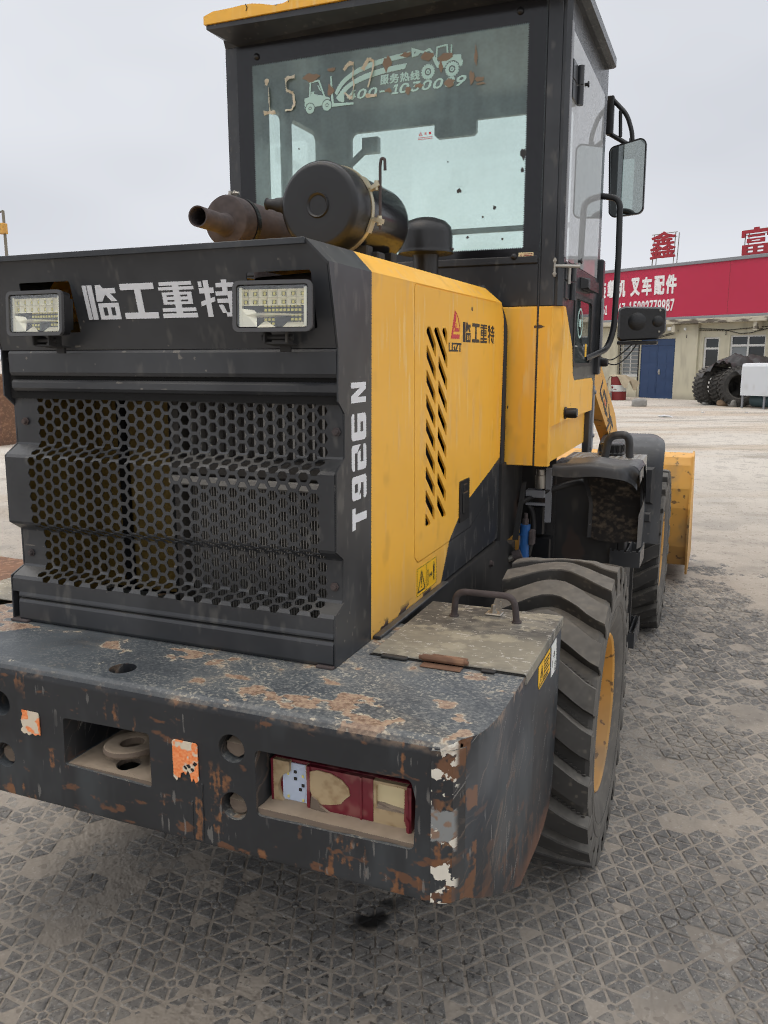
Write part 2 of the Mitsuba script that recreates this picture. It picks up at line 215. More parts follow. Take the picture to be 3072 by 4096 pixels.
def black_paint(p, n, uv):
    a = fbm(p.x * 5, p.y * 5, p.z * 3, 4); b = fbm(p.x * 45, p.y * 45, p.z * 14, 3)
    c = mix((.021, .023, .027), (.045, .048, .053), smoothstep(.3, .75, a))
    c = mix(c, (.10, .097, .09), smoothstep(.60, .84, b) * .55)
    c = mix(c, (.11, .105, .095), smoothstep(.5, .95, mi.Float(n.z)) * (.18 + .5 * smoothstep(.4, .7, a)))
    r = noise(p.x * 70, p.y * 70, p.z * 70)
    return mix(c, (.22, .20, .17), smoothstep(.90, .95, r) * smoothstep(.5, .65, a) * .6)
mat('black_paint', proc(black_paint), 0.36, specular=0.5)
mat('cab_black', proc(black_paint), 0.3, specular=0.5)
def dark_steel(p, n, uv):
    a = fbm(p.x * 4, p.y * 4, p.z * 4, 4); b = fbm(p.x * 30, p.y * 30, p.z * 6, 3)
    c = mix((.012, .012, .013), (.035, .034, .033), a)
    c = mix(c, (.09, .08, .065), smoothstep(.55, .8, b) * .5 * smoothstep(.4, .6, a))
    return mix(c, (.12, .06, .035), smoothstep(.66, .74, fbm(p.x * 9 + 5, p.y * 9, p.z * 5, 3)) * .2)
mat('dark_steel', proc(dark_steel), 0.6)
def yellow_paint(p, n, uv):
    a = fbm(p.x * 3, p.y * 3, p.z * 3, 3); b = fbm(p.x * 40, p.y * 40, p.z * 5, 3)
    c = mix((.81, .415, .036), (.86, .465, .055), a)
    c = mix(c, (.66, .42, .16), smoothstep(.55, .8, b) * .45)
    c = mix(c, (.33, .18, .04), smoothstep(.62, .8, fbm(p.x * 14, p.y * 14, p.z * 9, 3)) * .25)
    c = mix(c, (.80, .60, .27), smoothstep(.62, .78, fbm(p.x * 70, p.y * 70, p.z * 6 + 3, 3)) * smoothstep(.45, .65, fbm(p.x * 2.5 + 4, p.y * 2.5, p.z * 2.5, 3)) * .4)
    c = mix(c, (.40, .27, .12), (1 - smoothstep(.93, 1.10, mi.Float(p.z) + .10 * (b - .5))) * .45)
    c = mix(c, (.06, .04, .03), smoothstep(.50, .58, fbm(p.y * 34, p.z * 50, 3.0, 3) + .10 * (1 - smoothstep(.922, .95, mi.Float(p.z)))) * (1 - smoothstep(.935, .955, mi.Float(p.z))) * smoothstep(.4, .5, fbm(p.y * 6, 2.0, 1.0, 2)))
    chip = noise(p.x * 55, p.y * 40, p.z * 24)
    return mix(c, (.07, .04, .025), smoothstep(.945, .965, chip) * smoothstep(.5, .58, fbm(p.x * 4 + 9, p.y * 4, p.z * 4, 2)))
mat('yellow_paint', proc(yellow_paint), proc(lambda p, n, uv: .30 + .25 * fbm(p.x * 6, p.y * 6, p.z * 3, 3)), specular=0.5, clearcoat=0.35, clearcoat_gloss=0.75, bump=(lambda p, n, uv: fbm(p.x * 3.2, p.y * 3.2, p.z * 2.6, 2), 4e-3), bscale=0.007)
def yellow_dirty(p, n, uv):
    a = fbm(p.x * 7, p.y * 7, p.z * 7, 4)
    c = mix((.68, .36, .06), (.60, .32, .08), a)
    c = mix(c, (.34, .23, .11), smoothstep(.5, .75, fbm(p.x * 10, p.y * 10, p.z * 5, 4)) * .6)
    c = mix(c, (.16, .10, .055), (1 - smoothstep(.15, .75, mi.Float(p.z) + .5 * (a - .5))) * .55)
    return mix(c, (.06, .042, .032), smoothstep(.66, .72, fbm(p.x * 34 + 3, p.y * 34, p.z * 24, 4)) * .75)
mat('yellow_dirty', proc(yellow_dirty), 0.5)

def worn_weight(p, n, uv):
    x, y, z = mi.Float(p.x), mi.Float(p.y), mi.Float(p.z)
    n1 = fbm(x * 5 + 2, y * 5, z * 5, 4); n2 = fbm(x * 17, y * 17, z * 17, 4); n3 = fbm(x * 75, y * 95, z * 75, 4); n4 = fbm(x * 15 + 7, y * 21 + 4, z * 13, 4)
    wear = smoothstep(-1.5, -.75, x + .25 * (n1 - .5))
    g1 = fbm(x * 190, y * 230, z * 190, 3)
    top = mix((.040, .046, .053), (.092, .106, .116), smoothstep(.25, .75, n1 * .55 + n2 * .2 + g1 * .25))
    top = mix(top, (.165, .17, .165), wear * smoothstep(.30, .68, n1 * .35 + n4 * .25 + g1 * .4) * .75)
    top = mix(top, (.024, .027, .032), smoothstep(.54, .74, n1 * .8 + g1 * .2) * (.9 - .5 * wear))
    top = mix(top, (.42, .38, .30), smoothstep(.56, .70, g1 * .7 + n2 * .3) * (.10 + .60 * wear * smoothstep(.38, .62, n1 * .6 + n2 * .4)))
    top = mix(top, (.30, .255, .195), smoothstep(.52, .70, n4 * .6 + n1 * .25 + g1 * .15) * (.15 + .45 * wear))
    rr = n4 * .80 + .10 * n2 + .12 * (n3 - .5) + .05
    patch = smoothstep(.645, .668, rr)
    top = mix(top, mix((.17, .095, .058), (.38, .265, .18), smoothstep(.25, .75, g1 * .5 + n3 * .5)), patch * .85)
    top = mix(top, (.48, .42, .32), smoothstep(.630, .645, rr) * (1 - smoothstep(.650, .665, rr)) * smoothstep(.35, .6, g1) * .8)
    # upright faces: black paint, fine rust runs, scratches
    s = mix((.009, .011, .014), (.024, .027, .032), n1)
    s = mix(s, (.055, .066, .074), smoothstep(.52, .78, fbm(x * 12, y * 12, z * 3, 4)) * .5)
    run = fbm(x * 46, y * 46, z * 7, 4)
    low = 1 - smoothstep(.605, .66, z + .05 * (n2 - .5))
    rust_c = mix((.12, .045, .020), (.27, .125, .052), n3)
    s = mix(s, rust_c, smoothstep(.61, .68, run * .8 + .2 * n3 + .075 * low) * smoothstep(.44, .56, n1 + .08 * low) * .85 * (1 - .75 * smoothstep(.5, .9, mi.Float(n.x))))
    s = mix(s, (.15, .065, .030), (1 - .6 * smoothstep(.5, .9, mi.Float(n.x))) * smoothstep(.62, .69, (fbm(x * 19 + 1, y * 19, z * 38, 4) * .8 + .2 * n3) - .04 * smoothstep(.66, .72, z) + .05 * smoothstep(.5, .65, n1)) * .7)
    s = mix(s, (.20, .195, .185), smoothstep(.72, .78, fbm(x * 120, y * 120, z * 16 + 4, 3)) * smoothstep(.5, .6, n1) * .5)
    # right-hand side, scraped along a slant
    u, v = y * .8 - z * .6, y * .6 + z * .8
    side = smoothstep(.5, .9, mi.Float(n.x))
    big = fbm(y * 5, z * 4, 4.0, 4)
    sc = fbm(u * 120 + 8 * n2, v * 9, x * 4, 4)
    s = mix(s, (.165, .12, .088), smoothstep(.56, .70, sc) * smoothstep(.46, .66, big + .10 * n2) * side * .7)
    s = mix(s, (.075, .074, .073), smoothstep(.45, .7, big) * side * .5)
    s = mix(s, (.33, .32, .30), smoothstep(.70, .75, fbm(u * 170 + 5 * n1, v * 11, x * 4 + 5, 3)) * smoothstep(.42, .6, fbm(y * 9 + 3, z * 7, 1.0, 3)) * side * .6)
    s = mix(s, (.13, .06, .035), side * (1 - smoothstep(.41, .47, z + .06 * (n2 - .5))) * .7)
    # the bent corner: paint flaked to white filler, grey primer and rust
    cor = smoothstep(-.4445, -.4425, x) * (1 - smoothstep(1.325, 1.345, y)) * (1 - smoothstep(-.405, -.397, x + .006 * (n2 - .5)))
    cf = fbm(x * 24 + 3, y * 24, z * 15, 4) * .85 + .15 * n3
    s = mix(s, (.15, .07, .035), smoothstep(-.4445, -.43, x) * (1 - smoothstep(.80, .97, mi.Float(n.x))) * smoothstep(.53, .58, cf) * .9)
    s = mix(s, (.22, .23, .23), cor * smoothstep(.015, .026, .045 - dr.abs(z - .745) * .75 + .13 * (n2 - .5) + .05 * (n3 - .5)))
    s = mix(s, (.22, .11, .05), cor * smoothstep(.5, .62, fbm(x * 60, y * 60, z * 50, 3)) * (1 - smoothstep(.05, .07, dr.abs(z - .745))) * .7)
    s = mix(s, (.64, .61, .53), cor * smoothstep(.60, .615, fbm(x * 38 + 9, y * 38, z * 36, 5) * .8 + .2 * n3 + .07 * smoothstep(.05, .09, dr.abs(z - .745))))
    lip = smoothstep(.893, .912, z + .008 * (n2 - .5)) * (1 - smoothstep(.5, .9, mi.Float(n.z)))
    s = mix(s, (.22, .15, .10), lip * smoothstep(.46, .62, n2 * .6 + n3 * .4) * .8)
    return mix(s, top, smoothstep(.45, .8, mi.Float(n.z)))
mat('worn_weight', proc(worn_weight), 0.5, bump=(lambda p, n, uv: fbm(p.x * 40, p.y * 40, p.z * 40, 3) * .6 + fbm(p.x * 9, p.y * 12, p.z * 9, 3), 2e-3), bscale=0.0012)
def worn_lid(p, n, uv):
    x, y, z = mi.Float(p.x), mi.Float(p.y), mi.Float(p.z)
    n1 = fbm(x * 7, y * 9, z * 6, 4); n3 = fbm(x * 34, y * 120, z * 40, 4); n2 = fbm(x * 60, y * 60, 1.0, 3)
    c = mix((.050, .050, .049), (.105, .102, .095), n1 * .6 + n2 * .4)
    c = mix(c, (.25, .235, .195), smoothstep(.38, .70, n1 * .55 + .25 * n3 + .2 * n2) * .75)
    c = mix(c, (.36, .33, .25), smoothstep(.56, .68, fbm(x * 11, y * 16, 2.0, 4) * .8 + .2 * n2) * .55)
    c = mix(c, (.36, .33, .25), (1 - smoothstep(.05, .16, dr.abs(y - 1.76) + .2 * (n1 - .5))) * .45)
    return mix(c, (.55, .53, .49), smoothstep(.72, .78, fbm(x * 70, y * 190, 2.0, 3)) * .6)
mat('worn_lid', proc(worn_lid), 0.6)
def dusty(p, n, uv):
    a = fbm(p.x * 25, p.y * 25, p.z * 25, 4)
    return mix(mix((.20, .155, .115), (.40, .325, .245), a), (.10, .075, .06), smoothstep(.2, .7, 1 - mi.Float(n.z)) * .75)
mat('shell_grey', (.07, .07, .072), 0.35)
mat('dust', proc(dusty), 0.95)
def rubber(p, n, uv):
    a = fbm(p.x * 14, p.y * 14, p.z * 14, 4); b = fbm(p.x * 60, p.y * 60, p.z * 60, 2)
    c = mix((.022, .0215, .021), (.055, .053, .050), a)
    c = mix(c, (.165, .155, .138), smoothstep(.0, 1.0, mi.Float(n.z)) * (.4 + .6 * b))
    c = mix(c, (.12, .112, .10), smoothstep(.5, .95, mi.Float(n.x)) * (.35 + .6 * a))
    return mix(c, (.17, .15, .12), smoothstep(.58, .76, b * .6 + a * .4) * .5)
mat('rubber', proc(rubber), 0.75, bump=(lambda p, n, uv: fbm(p.x * 120, p.y * 120, p.z * 120, 2), 1e-3), bscale=0.0007)
def rust(p, n, uv):
    a = fbm(p.x * 60, p.y * 60, p.z * 60, 3); b = fbm(p.x * 9, p.y * 9, p.z * 9, 3)
    return mix(mix((.036, .031, .032), (.092, .074, .073), a), (.10, .065, .052), smoothstep(.5, .75, b) * .45)
mat('rust', proc(rust), 0.85)
def rusty_steel(p, n, uv):
    a = fbm(p.x * 5, p.y * 5, p.z * 5, 4); b = fbm(p.x * 30, p.y * 30, p.z * 30, 3)
    return mix(mix((.09, .055, .04), (.22, .11, .06), a), (.30, .17, .10), smoothstep(.5, .75, b) * .6)
mat('rusty_steel', proc(rusty_steel), 0.85)
mat('satin_black', (.011, .0115, .013), 0.34)
mat('gloss_black', (.008, .008, .010), 0.14, specular=0.5)
mat('rubber_hose', (.016, .016, .017), 0.55)
mat('dark_void', (.006, .006, .006), 0.9)
mat('galvanised', (.42, .40, .36), 0.38, metallic=0.75)
mat('clamp_steel', (.55, .50, .36), 0.32, metallic=0.6)
mat('aluminium', (.38, .37, .35), 0.42, metallic=0.6)
mat('white_vinyl', (.70, .71, .73), 0.5)
mat('black_vinyl', (.02, .018, .017), 0.5)
mat('red_vinyl', (.55, .03, .045), 0.4)
mat('sticker_yellow', (.80, .46, .02), 0.4)
mat('sticker_white', (.66, .68, .66), 0.5)
mat('sticker_cream', (.62, .53, .32), 0.5)
mat('mint_vinyl', (.42, .60, .55), 0.6)
mat('peeled_tape', (.58, .52, .40), 0.6)
mat('brown_residue', (.23, .165, .115), 0.8)
mat('blue_paint', (.02, .10, .30), 0.4)
mat('interior_brown', (.19, .125, .03), 0.7)
mat('radiator_fin', (.05, .045, .04), 0.7)
mat('lamp_chrome', (.88, .86, .78), 0.22, metallic=0.4)
mat('lamp_led', (.72, .66, .22), 0.5)
mat('lens_red', proc(lambda p, n, uv: mix((.15, .014, .026), (.26, .10, .09), smoothstep(.48, .75, fbm(p.x * 40, p.y * 40, p.z * 25, 3)) * .7)), 0.3, specular=0.5)
mat('lens_amber', proc(lambda p, n, uv: mix((.42, .32, .19), (.30, .205, .11), smoothstep(.45, .8, fbm(p.x * 50, p.y * 50, p.z * 50, 3)))), 0.5)
mat('board_blue', (.50, .58, .72), 0.5)
mat('reflector', proc(lambda p, n, uv: mix(mix((.78, .20, .05), (.85, .33, .14), cell_rand(p.x * 220, 0, p.z * 220)), (.62, .54, .42), smoothstep(.5, .56, fbm(p.x * 38, p.y, p.z * 38, 3)))), 0.4)
scene['clear_lens'] = {'type': 'thindielectric', 'specular_transmittance': {'type': 'rgb', 'value': [.97, .97, .94]}}
def glass_dust(p, n, uv):
    x, z = mi.Float(p.x) + mi.Float(p.y), mi.Float(p.z)
    return .10 + .11 * fbm(x * 34, 3.0, z * 4, 4) + .09 * smoothstep(.5, .75, fbm(x * 6, 1.0, z * 6, 4)) + .05 * fbm(x * 120, 2.0, z * 120, 2)
def glassy(name, tint, w):
    scene[name] = {'type': 'blendbsdf', 'weight': w if isinstance(w, float) else proc(w),
                   'a': {'type': 'thindielectric', 'specular_transmittance': {'type': 'rgb', 'value': list(tint)}},
                   'b': {'type': 'twosided', 'bsdf': {'type': 'diffuse', 'reflectance': {'type': 'rgb', 'value': [.46, .63, .63]}}}}
    return name
glassy('rear_glass', (.85, 1.0, .935), glass_dust)
glassy('cab_glass', (.95, .985, .965), 0.04)
scene['hazy_glass'] = {**scene['cab_glass'], 'weight': proc(lambda p, n, uv: .34 + .16 * fbm(p.y * 5, p.z * 3, 1.0, 3)), 'b': {'type': 'twosided', 'bsdf': {'type': 'diffuse', 'reflectance': {'type': 'rgb', 'value': [.66, .68, .69]}}}}
scene['mirror_glass'] = {'type': 'twosided', 'bsdf': {'type': 'conductor', 'material': 'none', 'specular_reflectance': {'type': 'rgb', 'value': [.62, .68, .67]}}}

# yard
def seg(x, y, ax, ay, bx, by):
    dx, dy = bx - ax, by - ay; t = dr.clip(((x - ax) * dx + (y - ay) * dy) / (dx * dx + dy * dy), 0, 1)
    return dr.sqrt(dr.square(x - ax - t * dx) + dr.square(y - ay - t * dy))
def oil(x, y):
    w = fbm(x * 14, y * 14, 1.0, 4)
    d = dr.minimum(dr.sqrt(dr.square(x + .828) + dr.square(y - 1.945)) - .045, dr.sqrt(dr.square(x + .832) + dr.square(y - 2.02)) - .03)
    spots = smoothstep(.84, .87, noise(x * 95, y * 95, 3.0)) * (1 - smoothstep(.25, .55, dr.sqrt(dr.square(x + .86) + dr.square(y - 1.84))))
    return dr.maximum(1 - smoothstep(-.01, .045, d + .16 * (w - .5)), spots * .7)
def yard(p, n, uv):
    x, y = mi.Float(p.x), mi.Float(p.y)
    u, v = x * .93 + y * .37, -x * .37 + y * .93
    far = smoothstep(5.0, 14.0, dr.sqrt(x * x + y * y) + 1.5 * (fbm(x * .8, y * .8, 7.0, 3) - .5))
    a = fbm(x * 1.1, y * 1.1, 0.0, 4); b = fbm(x * 12, y * 12, 2.0, 4); c = fbm(x * 90, y * 90, 4.0, 2)
    near = mix((.235, .205, .170), (.395, .350, .298), a * .35 + b * .30 + .35 * fbm(x * 150, y * 150, 9.0, 2))
    near = mix(near, (.16, .147, .132), smoothstep(.44, .72, fbm(x * 3 + 4, y * 3, 5.0, 4) * .8 + .2 * b) * .65)
    fg = mix((.40, .37, .325), (.50, .465, .415), fbm(u * .5, v * 1.2, 1.0, 4) * .7 + .3 * b)
    st = fbm(u * .22, v * .9 + 3, 8.0, 5)
    fg = mix(fg, (.37, .295, .215), smoothstep(.50, .68, st) * .6)
    fg = mix(fg, (.22, .195, .165), smoothstep(.58, .72, fbm(u * .4, v * 1.5, 11.0, 5)) * .6)
    fg = mix(fg, (.27, .245, .215), smoothstep(.55, .7, fbm(x * 6, y * 6, 3.0, 4)) * .4)
    col = mix(near, fg, far)
    col = mix(col, (.58, .55, .50), smoothstep(.74, .8, c) * .15)
    col = mix(col, (.10, .085, .075), smoothstep(.70, .78, fbm(x * 40 + 3, y * 40, 6.0, 2)) * .35)
    return mix(col, (.008, .007, .006), oil(x, y))
mat('yard_dirt', proc(yard), 0.92, two=False, bump=(lambda p, n, uv: fbm(p.x * 45, p.y * 45, 0.0, 3) + .5 * noise(p.x * 170, p.y * 170, 1.0), 2e-3), bscale=0.006)
def paver(p, n, uv):
    x, y = mi.Float(p.x), mi.Float(p.y)
    a = fbm(x * 2.2, y * 2.2, 3.0, 4); b = fbm(x * 26, y * 26, 1.0, 4); c = noise(x * 190, y * 190, 2.0); e = fbm(x * 75, y * 75, 5.0, 3)
    col = mix((.090, .088, .086), (.178, .171, .163), b * .45 + a * .25 + e * .3)
    col = mix(col, (.32, .285, .240), smoothstep(.42, .66, a * .3 + b * .35 + e * .35) * (.35 + .5 * smoothstep(2.6, 5.0, dr.sqrt(x * x + y * y))))
    col = mix(col, (.34, .31, .27), (1 - smoothstep(-.0040, -.0008, mi.Float(p.z) + .004 * (e - .5))) * .6)
    col = mix(col, (.32, .31, .29), smoothstep(.78, .86, c) * .5)
    col = mix(col, (.055, .05, .046), (1 - smoothstep(.12, .2, c)) * .5)
    return mix(col, (.006, .0055, .005), oil(x, y))
mat('paver_concrete', proc(paver), 0.85, two=False, bump=(lambda p, n, uv: fbm(p.x * 70, p.y * 70, 0.0, 3), 1.5e-3), bscale=0.004)

# workshop
def plaster(p, n, uv):
    z = mi.Float(p.z); u = mi.Float(p.x) * .851 - mi.Float(p.y) * .525
    a = fbm(u * .8, z * .8, 1.0, 4)
    c = mix((.50, .47, .35), (.58, .545, .42), a)
    c = mix(c, (.36, .33, .25), smoothstep(.5, .72, fbm(u * 3.5, z * .7, 2.0, 4)) * .5)
    return mix(c, (.27, .25, .21), (1 - smoothstep(.0, .35, z + .3 * (a - .5))) * .6)
mat('plaster', proc(plaster), 0.9)
mat('ledge_concrete', proc(lambda p, n, uv: mix((.52, .48, .38), (.13, .11, .09), smoothstep(.52, .66, fbm(p.x * 2.2, p.y * 2.2, p.z * 6, 4)))), 0.9)
mat('sign_red', proc(lambda p, n, uv: mix((.44, .014, .052), (.50, .022, .068), fbm(p.x * .3, p.y * .3, p.z * .5, 3))), 0.45)
mat('grey_trim', (.23, .24, .26), 0.5)
mat('letter_red', (.34, .018, .03), 0.5)
mat('letter_white', (.80, .80, .80), 0.5)
mat('door_blue', proc(lambda p, n, uv: mix((.016, .042, .115), (.028, .062, .15), fbm(p.x * 1.5, p.y * 1.5, p.z * 4, 3))), 0.45)
mat('window_dark', (.02, .024, .026), 0.08, specular=0.6)
mat('window_grey', (.20, .22, .23), 0.3)
mat('white_frame', (.62, .62, .60), 0.5)
mat('roof_sheet', (.06, .06, .065), 0.6)
mat('tarp', proc(lambda p, n, uv: mix((.02, .02, .021), (.06, .06, .06), fbm(p.x * 3, p.y * 3, p.z * 3, 3))), 0.5)
mat('white_sheet', proc(lambda p, n, uv: mix((.62, .65, .68), (.50, .50, .50), smoothstep(.5, .8, fbm(p.x * 3, p.y * 3, p.z * 1.5, 3)))), 0.4)
mat('drum_red', (.20, .02, .02), 0.5)
mat('sacking', proc(lambda p, n, uv: mix((.30, .25, .17), (.42, .36, .26), fbm(p.x * 6, p.y * 6, p.z * 6, 3))), 0.95)
mat('stone', proc(lambda p, n, uv: mix((.20, .20, .19), (.36, .35, .33), fbm(p.x * 6, p.y * 6, p.z * 6, 4))), 0.95)
mat('brown_stone', proc(lambda p, n, uv: mix((.20, .13, .08), (.34, .24, .16), fbm(p.x * 6, p.y * 6, p.z * 6, 4))), 0.95)
mat('teal_tank', (.04, .075, .085), 0.5)
mat('pole_grey', (.20, .18, .14), 0.6)
# ---------------------------------------------------------------- yard: dirt-covered sheet with hexagonal pavers standing out of it
def axis_lines(lo, hi, step, far):
    a = np.arange(lo, hi + 1e-9, step); g, d = [], step
    out_lo, out_hi, x = [], [], 0.0
    while x < far:
        d = min(d * 1.25, 12.0); x += d; out_lo.append(lo - x); out_hi.append(hi + x)
    return np.concatenate([out_lo[::-1], a, out_hi])
SIDE = 0.0682; S = SIDE * math.sqrt(3); ROT = math.radians(23.3); ORG = np.array([-0.55, 2.035])
def bury(x, y):
    """dirt height: below the paver tops mostly, over them in patches and further off"""
    p = np.stack([x, y, np.zeros_like(x)], -1)
    a = meshkit.fbm(p * 1.3 + 5.0, 4, 3); b = meshkit.fbm(p * 9.0, 3, 5); r = np.hypot(x, y)
    tr = meshkit.fbm(np.stack([x * .55 + y * .2, (y * .93 - x * .37) * 2.6, x * 0 + 4.0], -1), 3, 31)
    side = np.clip((y - 1.9) / 2.2, 0, 1) * np.clip((x + .45) / .5, 0, 1)
    cover = a - .72 + .10 * np.clip((r - 2.2) / 4, 0, 1.4) + .15 * side + .02 * np.exp(-((x + 2.3) ** 2 + (y - 2.3) ** 2) / .5) + .16 * np.clip((r - 4.2) / 2.6, 0, 1) + .10 * np.clip((r - 5.8) / 1.2, 0, 1) + .05 * (b - .5) + .13 * (tr - .5)
    return -0.0032 + 0.0125 * np.clip(cover / .12, 0, 1) * (.55 + .8 * (b - .2)) + .0030 * (b - .5)
xs, ys = axis_lines(-5.6, 3.4, .022, 420), axis_lines(0.4, 7.6, .022, 420)
gx, gy = np.meshgrid(xs, ys, indexing='ij')
gz = bury(gx, gy)
fine = (gx > -5.6) & (gx < 3.4) & (gy > .4) & (gy < 7.6)
edge = np.clip(np.minimum.reduce([gx + 5.6, 3.4 - gx, gy - .4, 7.6 - gy]) / .5, 0, 1)
gz = np.where(fine, gz * edge + (1 - edge) * .004, .004) + 0.03 * (meshkit.fbm(np.stack([gx, gy, gx * 0], -1) * .25, 3, 9) - .5) * np.clip((np.hypot(gx, gy) - 7) / 8, 0, 1)
def grid_faces(n, m):
    i, j = np.meshgrid(np.arange(n - 1), np.arange(m - 1), indexing='ij'); q = i * m + j
    return np.vstack([np.stack([q, q + m, q + m + 1], -1).reshape(-1, 3), np.stack([q, q + m + 1, q + 1], -1).reshape(-1, 3)])
scene['ground'] = mikit.ply(trimesh.Trimesh(np.stack([gx, gy, gz], -1).reshape(-1, 3), grid_faces(len(xs), len(ys)), process=False), 'yard_dirt', smooth=True)
lab('ground', 'dusty grey brown yard ground of worn patterned pavers and dirt', kind='structure')

def hexagon(r): return np.array([[r * math.cos(math.radians(60 * k)), r * math.sin(math.radians(60 * k))] for k in range(6)])
def pad(poly, seed):
    """one cast pad: flat top, sloped flanks, from below the dirt up to the paver top"""
    r = np.random.default_rng(seed); a = np.array(poly, float); g = Polygon(a)
    if not g.exterior.is_ccw: a = a[::-1]
    cen = np.array(g.centroid.coords[0]); b = cen + (a - cen) * (1 - .0018 / (math.sqrt(g.area) * .42))
    n = len(a)
    h = .0005 * r.standard_normal()
    m_ = cen + (a - cen) * (1 - .0003 / (math.sqrt(g.area) * .42)); t = cen + (a - cen) * (1 - .0042 / (math.sqrt(g.area) * .42))
    v = np.vstack([np.c_[a, np.full(n, -.0095)], np.c_[m_, np.full(n, -.0036)], np.c_[b, np.full(n, h - .0008)], np.c_[t, np.full(n, h)]])
    f = []
    for k in range(3): f += [q for i in range(n) for q in ((k * n + i, k * n + (i + 1) % n, (k + 1) * n + (i + 1) % n), (k * n + i, (k + 1) * n + (i + 1) % n, (k + 1) * n + i))]
    f += [(3 * n, 3 * n + i, 3 * n + i + 1) for i in range(1, n - 1)]
    return trimesh.Trimesh(v, f, process=False)
GR = .0040
def paver_mesh(seed):
    r = np.random.default_rng(seed); ms = [pad(hexagon(.0135), seed)]
    outer = hexagon(SIDE - GR * .62)
    for k in range(6):
        if seed % 5 == 4 and k == seed % 6: continue                       # a pad broken away
        tri = Polygon([(0, 0), outer[k], outer[(k + 1) % 6]])
        g = tri.buffer(-GR * .5, join_style=2, mitre_limit=8).difference(Polygon(hexagon(.0135 + GR * 1.15)))
        if g.geom_type == 'Polygon': ms.append(pad(np.array(g.exterior.coords)[:-1], seed * 7 + k))
    m = M(*ms); fl = m.face_normals; return m
variants = [paver_mesh(k) for k in range(12)]
c, s = math.cos(ROT), math.sin(ROT); A1, A2 = S * np.array([c, s]), S * np.array([c * .5 + s * .866, s * .5 - c * .866])
tiles = []
for i in range(-70, 70):
    for j in range(-70, 70):
        q = ORG + i * A1 + j * A2
        if -5.3 < q[0] < 3.2 and .6 < q[1] < 7.2:
            d = np.array([q[0], q[1], 0]) - EYE; zc = d @ fwd
            if zc < .3: continue
            px, py = 1536 + 3278.78 * (d @ right) / zc, 2048 + 3278.78 * (d @ down) / zc
            if -350 < px < 3400 and py < 4500:
                tiles.append((zc, q, -40 < px < 3110 and py < 4120))
tiles.sort(key=lambda t: t[0])
vis = [t for t in tiles if t[2] and not (t[1][1] > 1.75 and t[1][0] < -.45)][:300]
vis_id = {id(t) for t in vis}
prand = np.random.default_rng(4)
plys = [mikit.ply(m, 'paver_concrete') for m in variants]
rest = []
SETT = lambda q: meshkit.fbm(np.array([q[0] * 1.7, q[1] * 1.7, 2.0]), 3, 21) - .5
for t in tiles:
    q, k = t[1], int(prand.integers(12))
    tilt = prand.normal(0, .009, 2); dz = .006 * SETT(q) + prand.normal(0, .0010) - .0004 - (.0045 * prand.random() if prand.random() < .10 else 0); turn = 60 * int(prand.integers(6)) + prand.normal(0, .8)
    mt = trimesh.transformations.compose_matrix(angles=(tilt[0], tilt[1], math.radians(turn) + ROT + math.radians(30)), translate=(q[0], q[1], dz))
    if id(t) in vis_id:
        key = numbered('ground__paver'); scene[key] = {**plys[k], 'to_world': T4(mt)}
    else:
        m = variants[k].copy(); m.apply_transform(mt); rest.append(m)
scene['ground__far_pavers'] = mikit.ply(M(*rest), 'paver_concrete')
lab('ground__far_pavers', kind='stuff')
# loose grit and crumbs of concrete lying about
gr_ = np.random.default_rng(17); ico = trimesh.creation.icosphere(0); bits = []
for i in range(2600):
    r_ = .55 + 5.2 * gr_.random() ** 1.3; a_ = math.radians(-48 + 96 * gr_.random()); x_, y_ = r_ * math.sin(a_) - .6, r_ * math.cos(a_) + .7
    m = ico.copy(); sz = .0012 + .0042 * gr_.random() ** 4; m.vertices = m.vertices * gr_.uniform(.6, 1.3, (12, 1)) * [sz, sz * gr_.uniform(.6, 1), sz * .6]
    m.apply_translation((x_, y_, .0005)); bits.append(m)
put('', 'gravel', M(*bits), 'stone'); lab('gravel', 'scattered pale grit and concrete crumbs on the yard', 'gravel', kind='stuff')
# ---------------------------------------------------------------- wheel loader: counterweight
L = thing('wheel_loader', 'yellow and black wheel loader with worn steel counterweight, seen close from behind', 'wheel loader')
WX0, WX1, WTOP = -2.023, -0.357, 0.921
prof = [(1.303, .597), (1.30, .605), (1.30, .893)] + [(1.328 - .028 * math.cos(t), .893 + .028 * math.sin(t)) for t in np.linspace(.2, 1.57, 5)] + [(2.10, .921), (2.074, .66), (2.046, .47), (2.012, .428), (1.95, .405), (1.88, .398), (1.68, .408), (1.34, .597)]
def corner(cx, sgn):
    return [(cx - sgn * a, b) for a, b in ((.087, 1.300), (.070, 1.3045), (.051, 1.314), (.034, 1.336), (.017, 1.361), (.009, 1.390), (.003, 1.440), (.0, 1.500))]
plan = [(WX1 - .087, 1.30)] + corner(WX1, 1)[1:] + [(WX1, 2.10), (-.722, 2.10), (-.722, 1.9), (-1.658, 1.9), (-1.658, 2.10), (WX0, 2.10)] + corner(WX0, -1)[::-1]
W = man(ext(Polygon(prof), 'x', -2.1, -.3)) ^ man(ext(Polygon(plan), 'z', .3, 1.0))
lamp_poly = Polygon([(-.815, .835), (-.815, .692), (-.478, .697), (-.474, .80), (-.484, .838), (-.60, .836)]).buffer(-.012).buffer(.012)
cuts = [ext(lamp_poly, 'y', 1.2, 1.405), ext(affinity.scale(lamp_poly, -1, 1, origin=(-1.19, 0)), 'y', 1.2, 1.405),
        ext(Polygon([(-1.306, .818), (-1.310, .706), (-1.073, .698), (-1.073, .822)]).buffer(-.008).buffer(.008), 'y', 1.2, 1.62),
        cyl((-1.198, 1.378, .6), (-1.198, 1.378, 1.0), .030, n=28), cyl((-1.176, 1.352, .3), (-1.176, 1.352, .72), .025, n=20)]
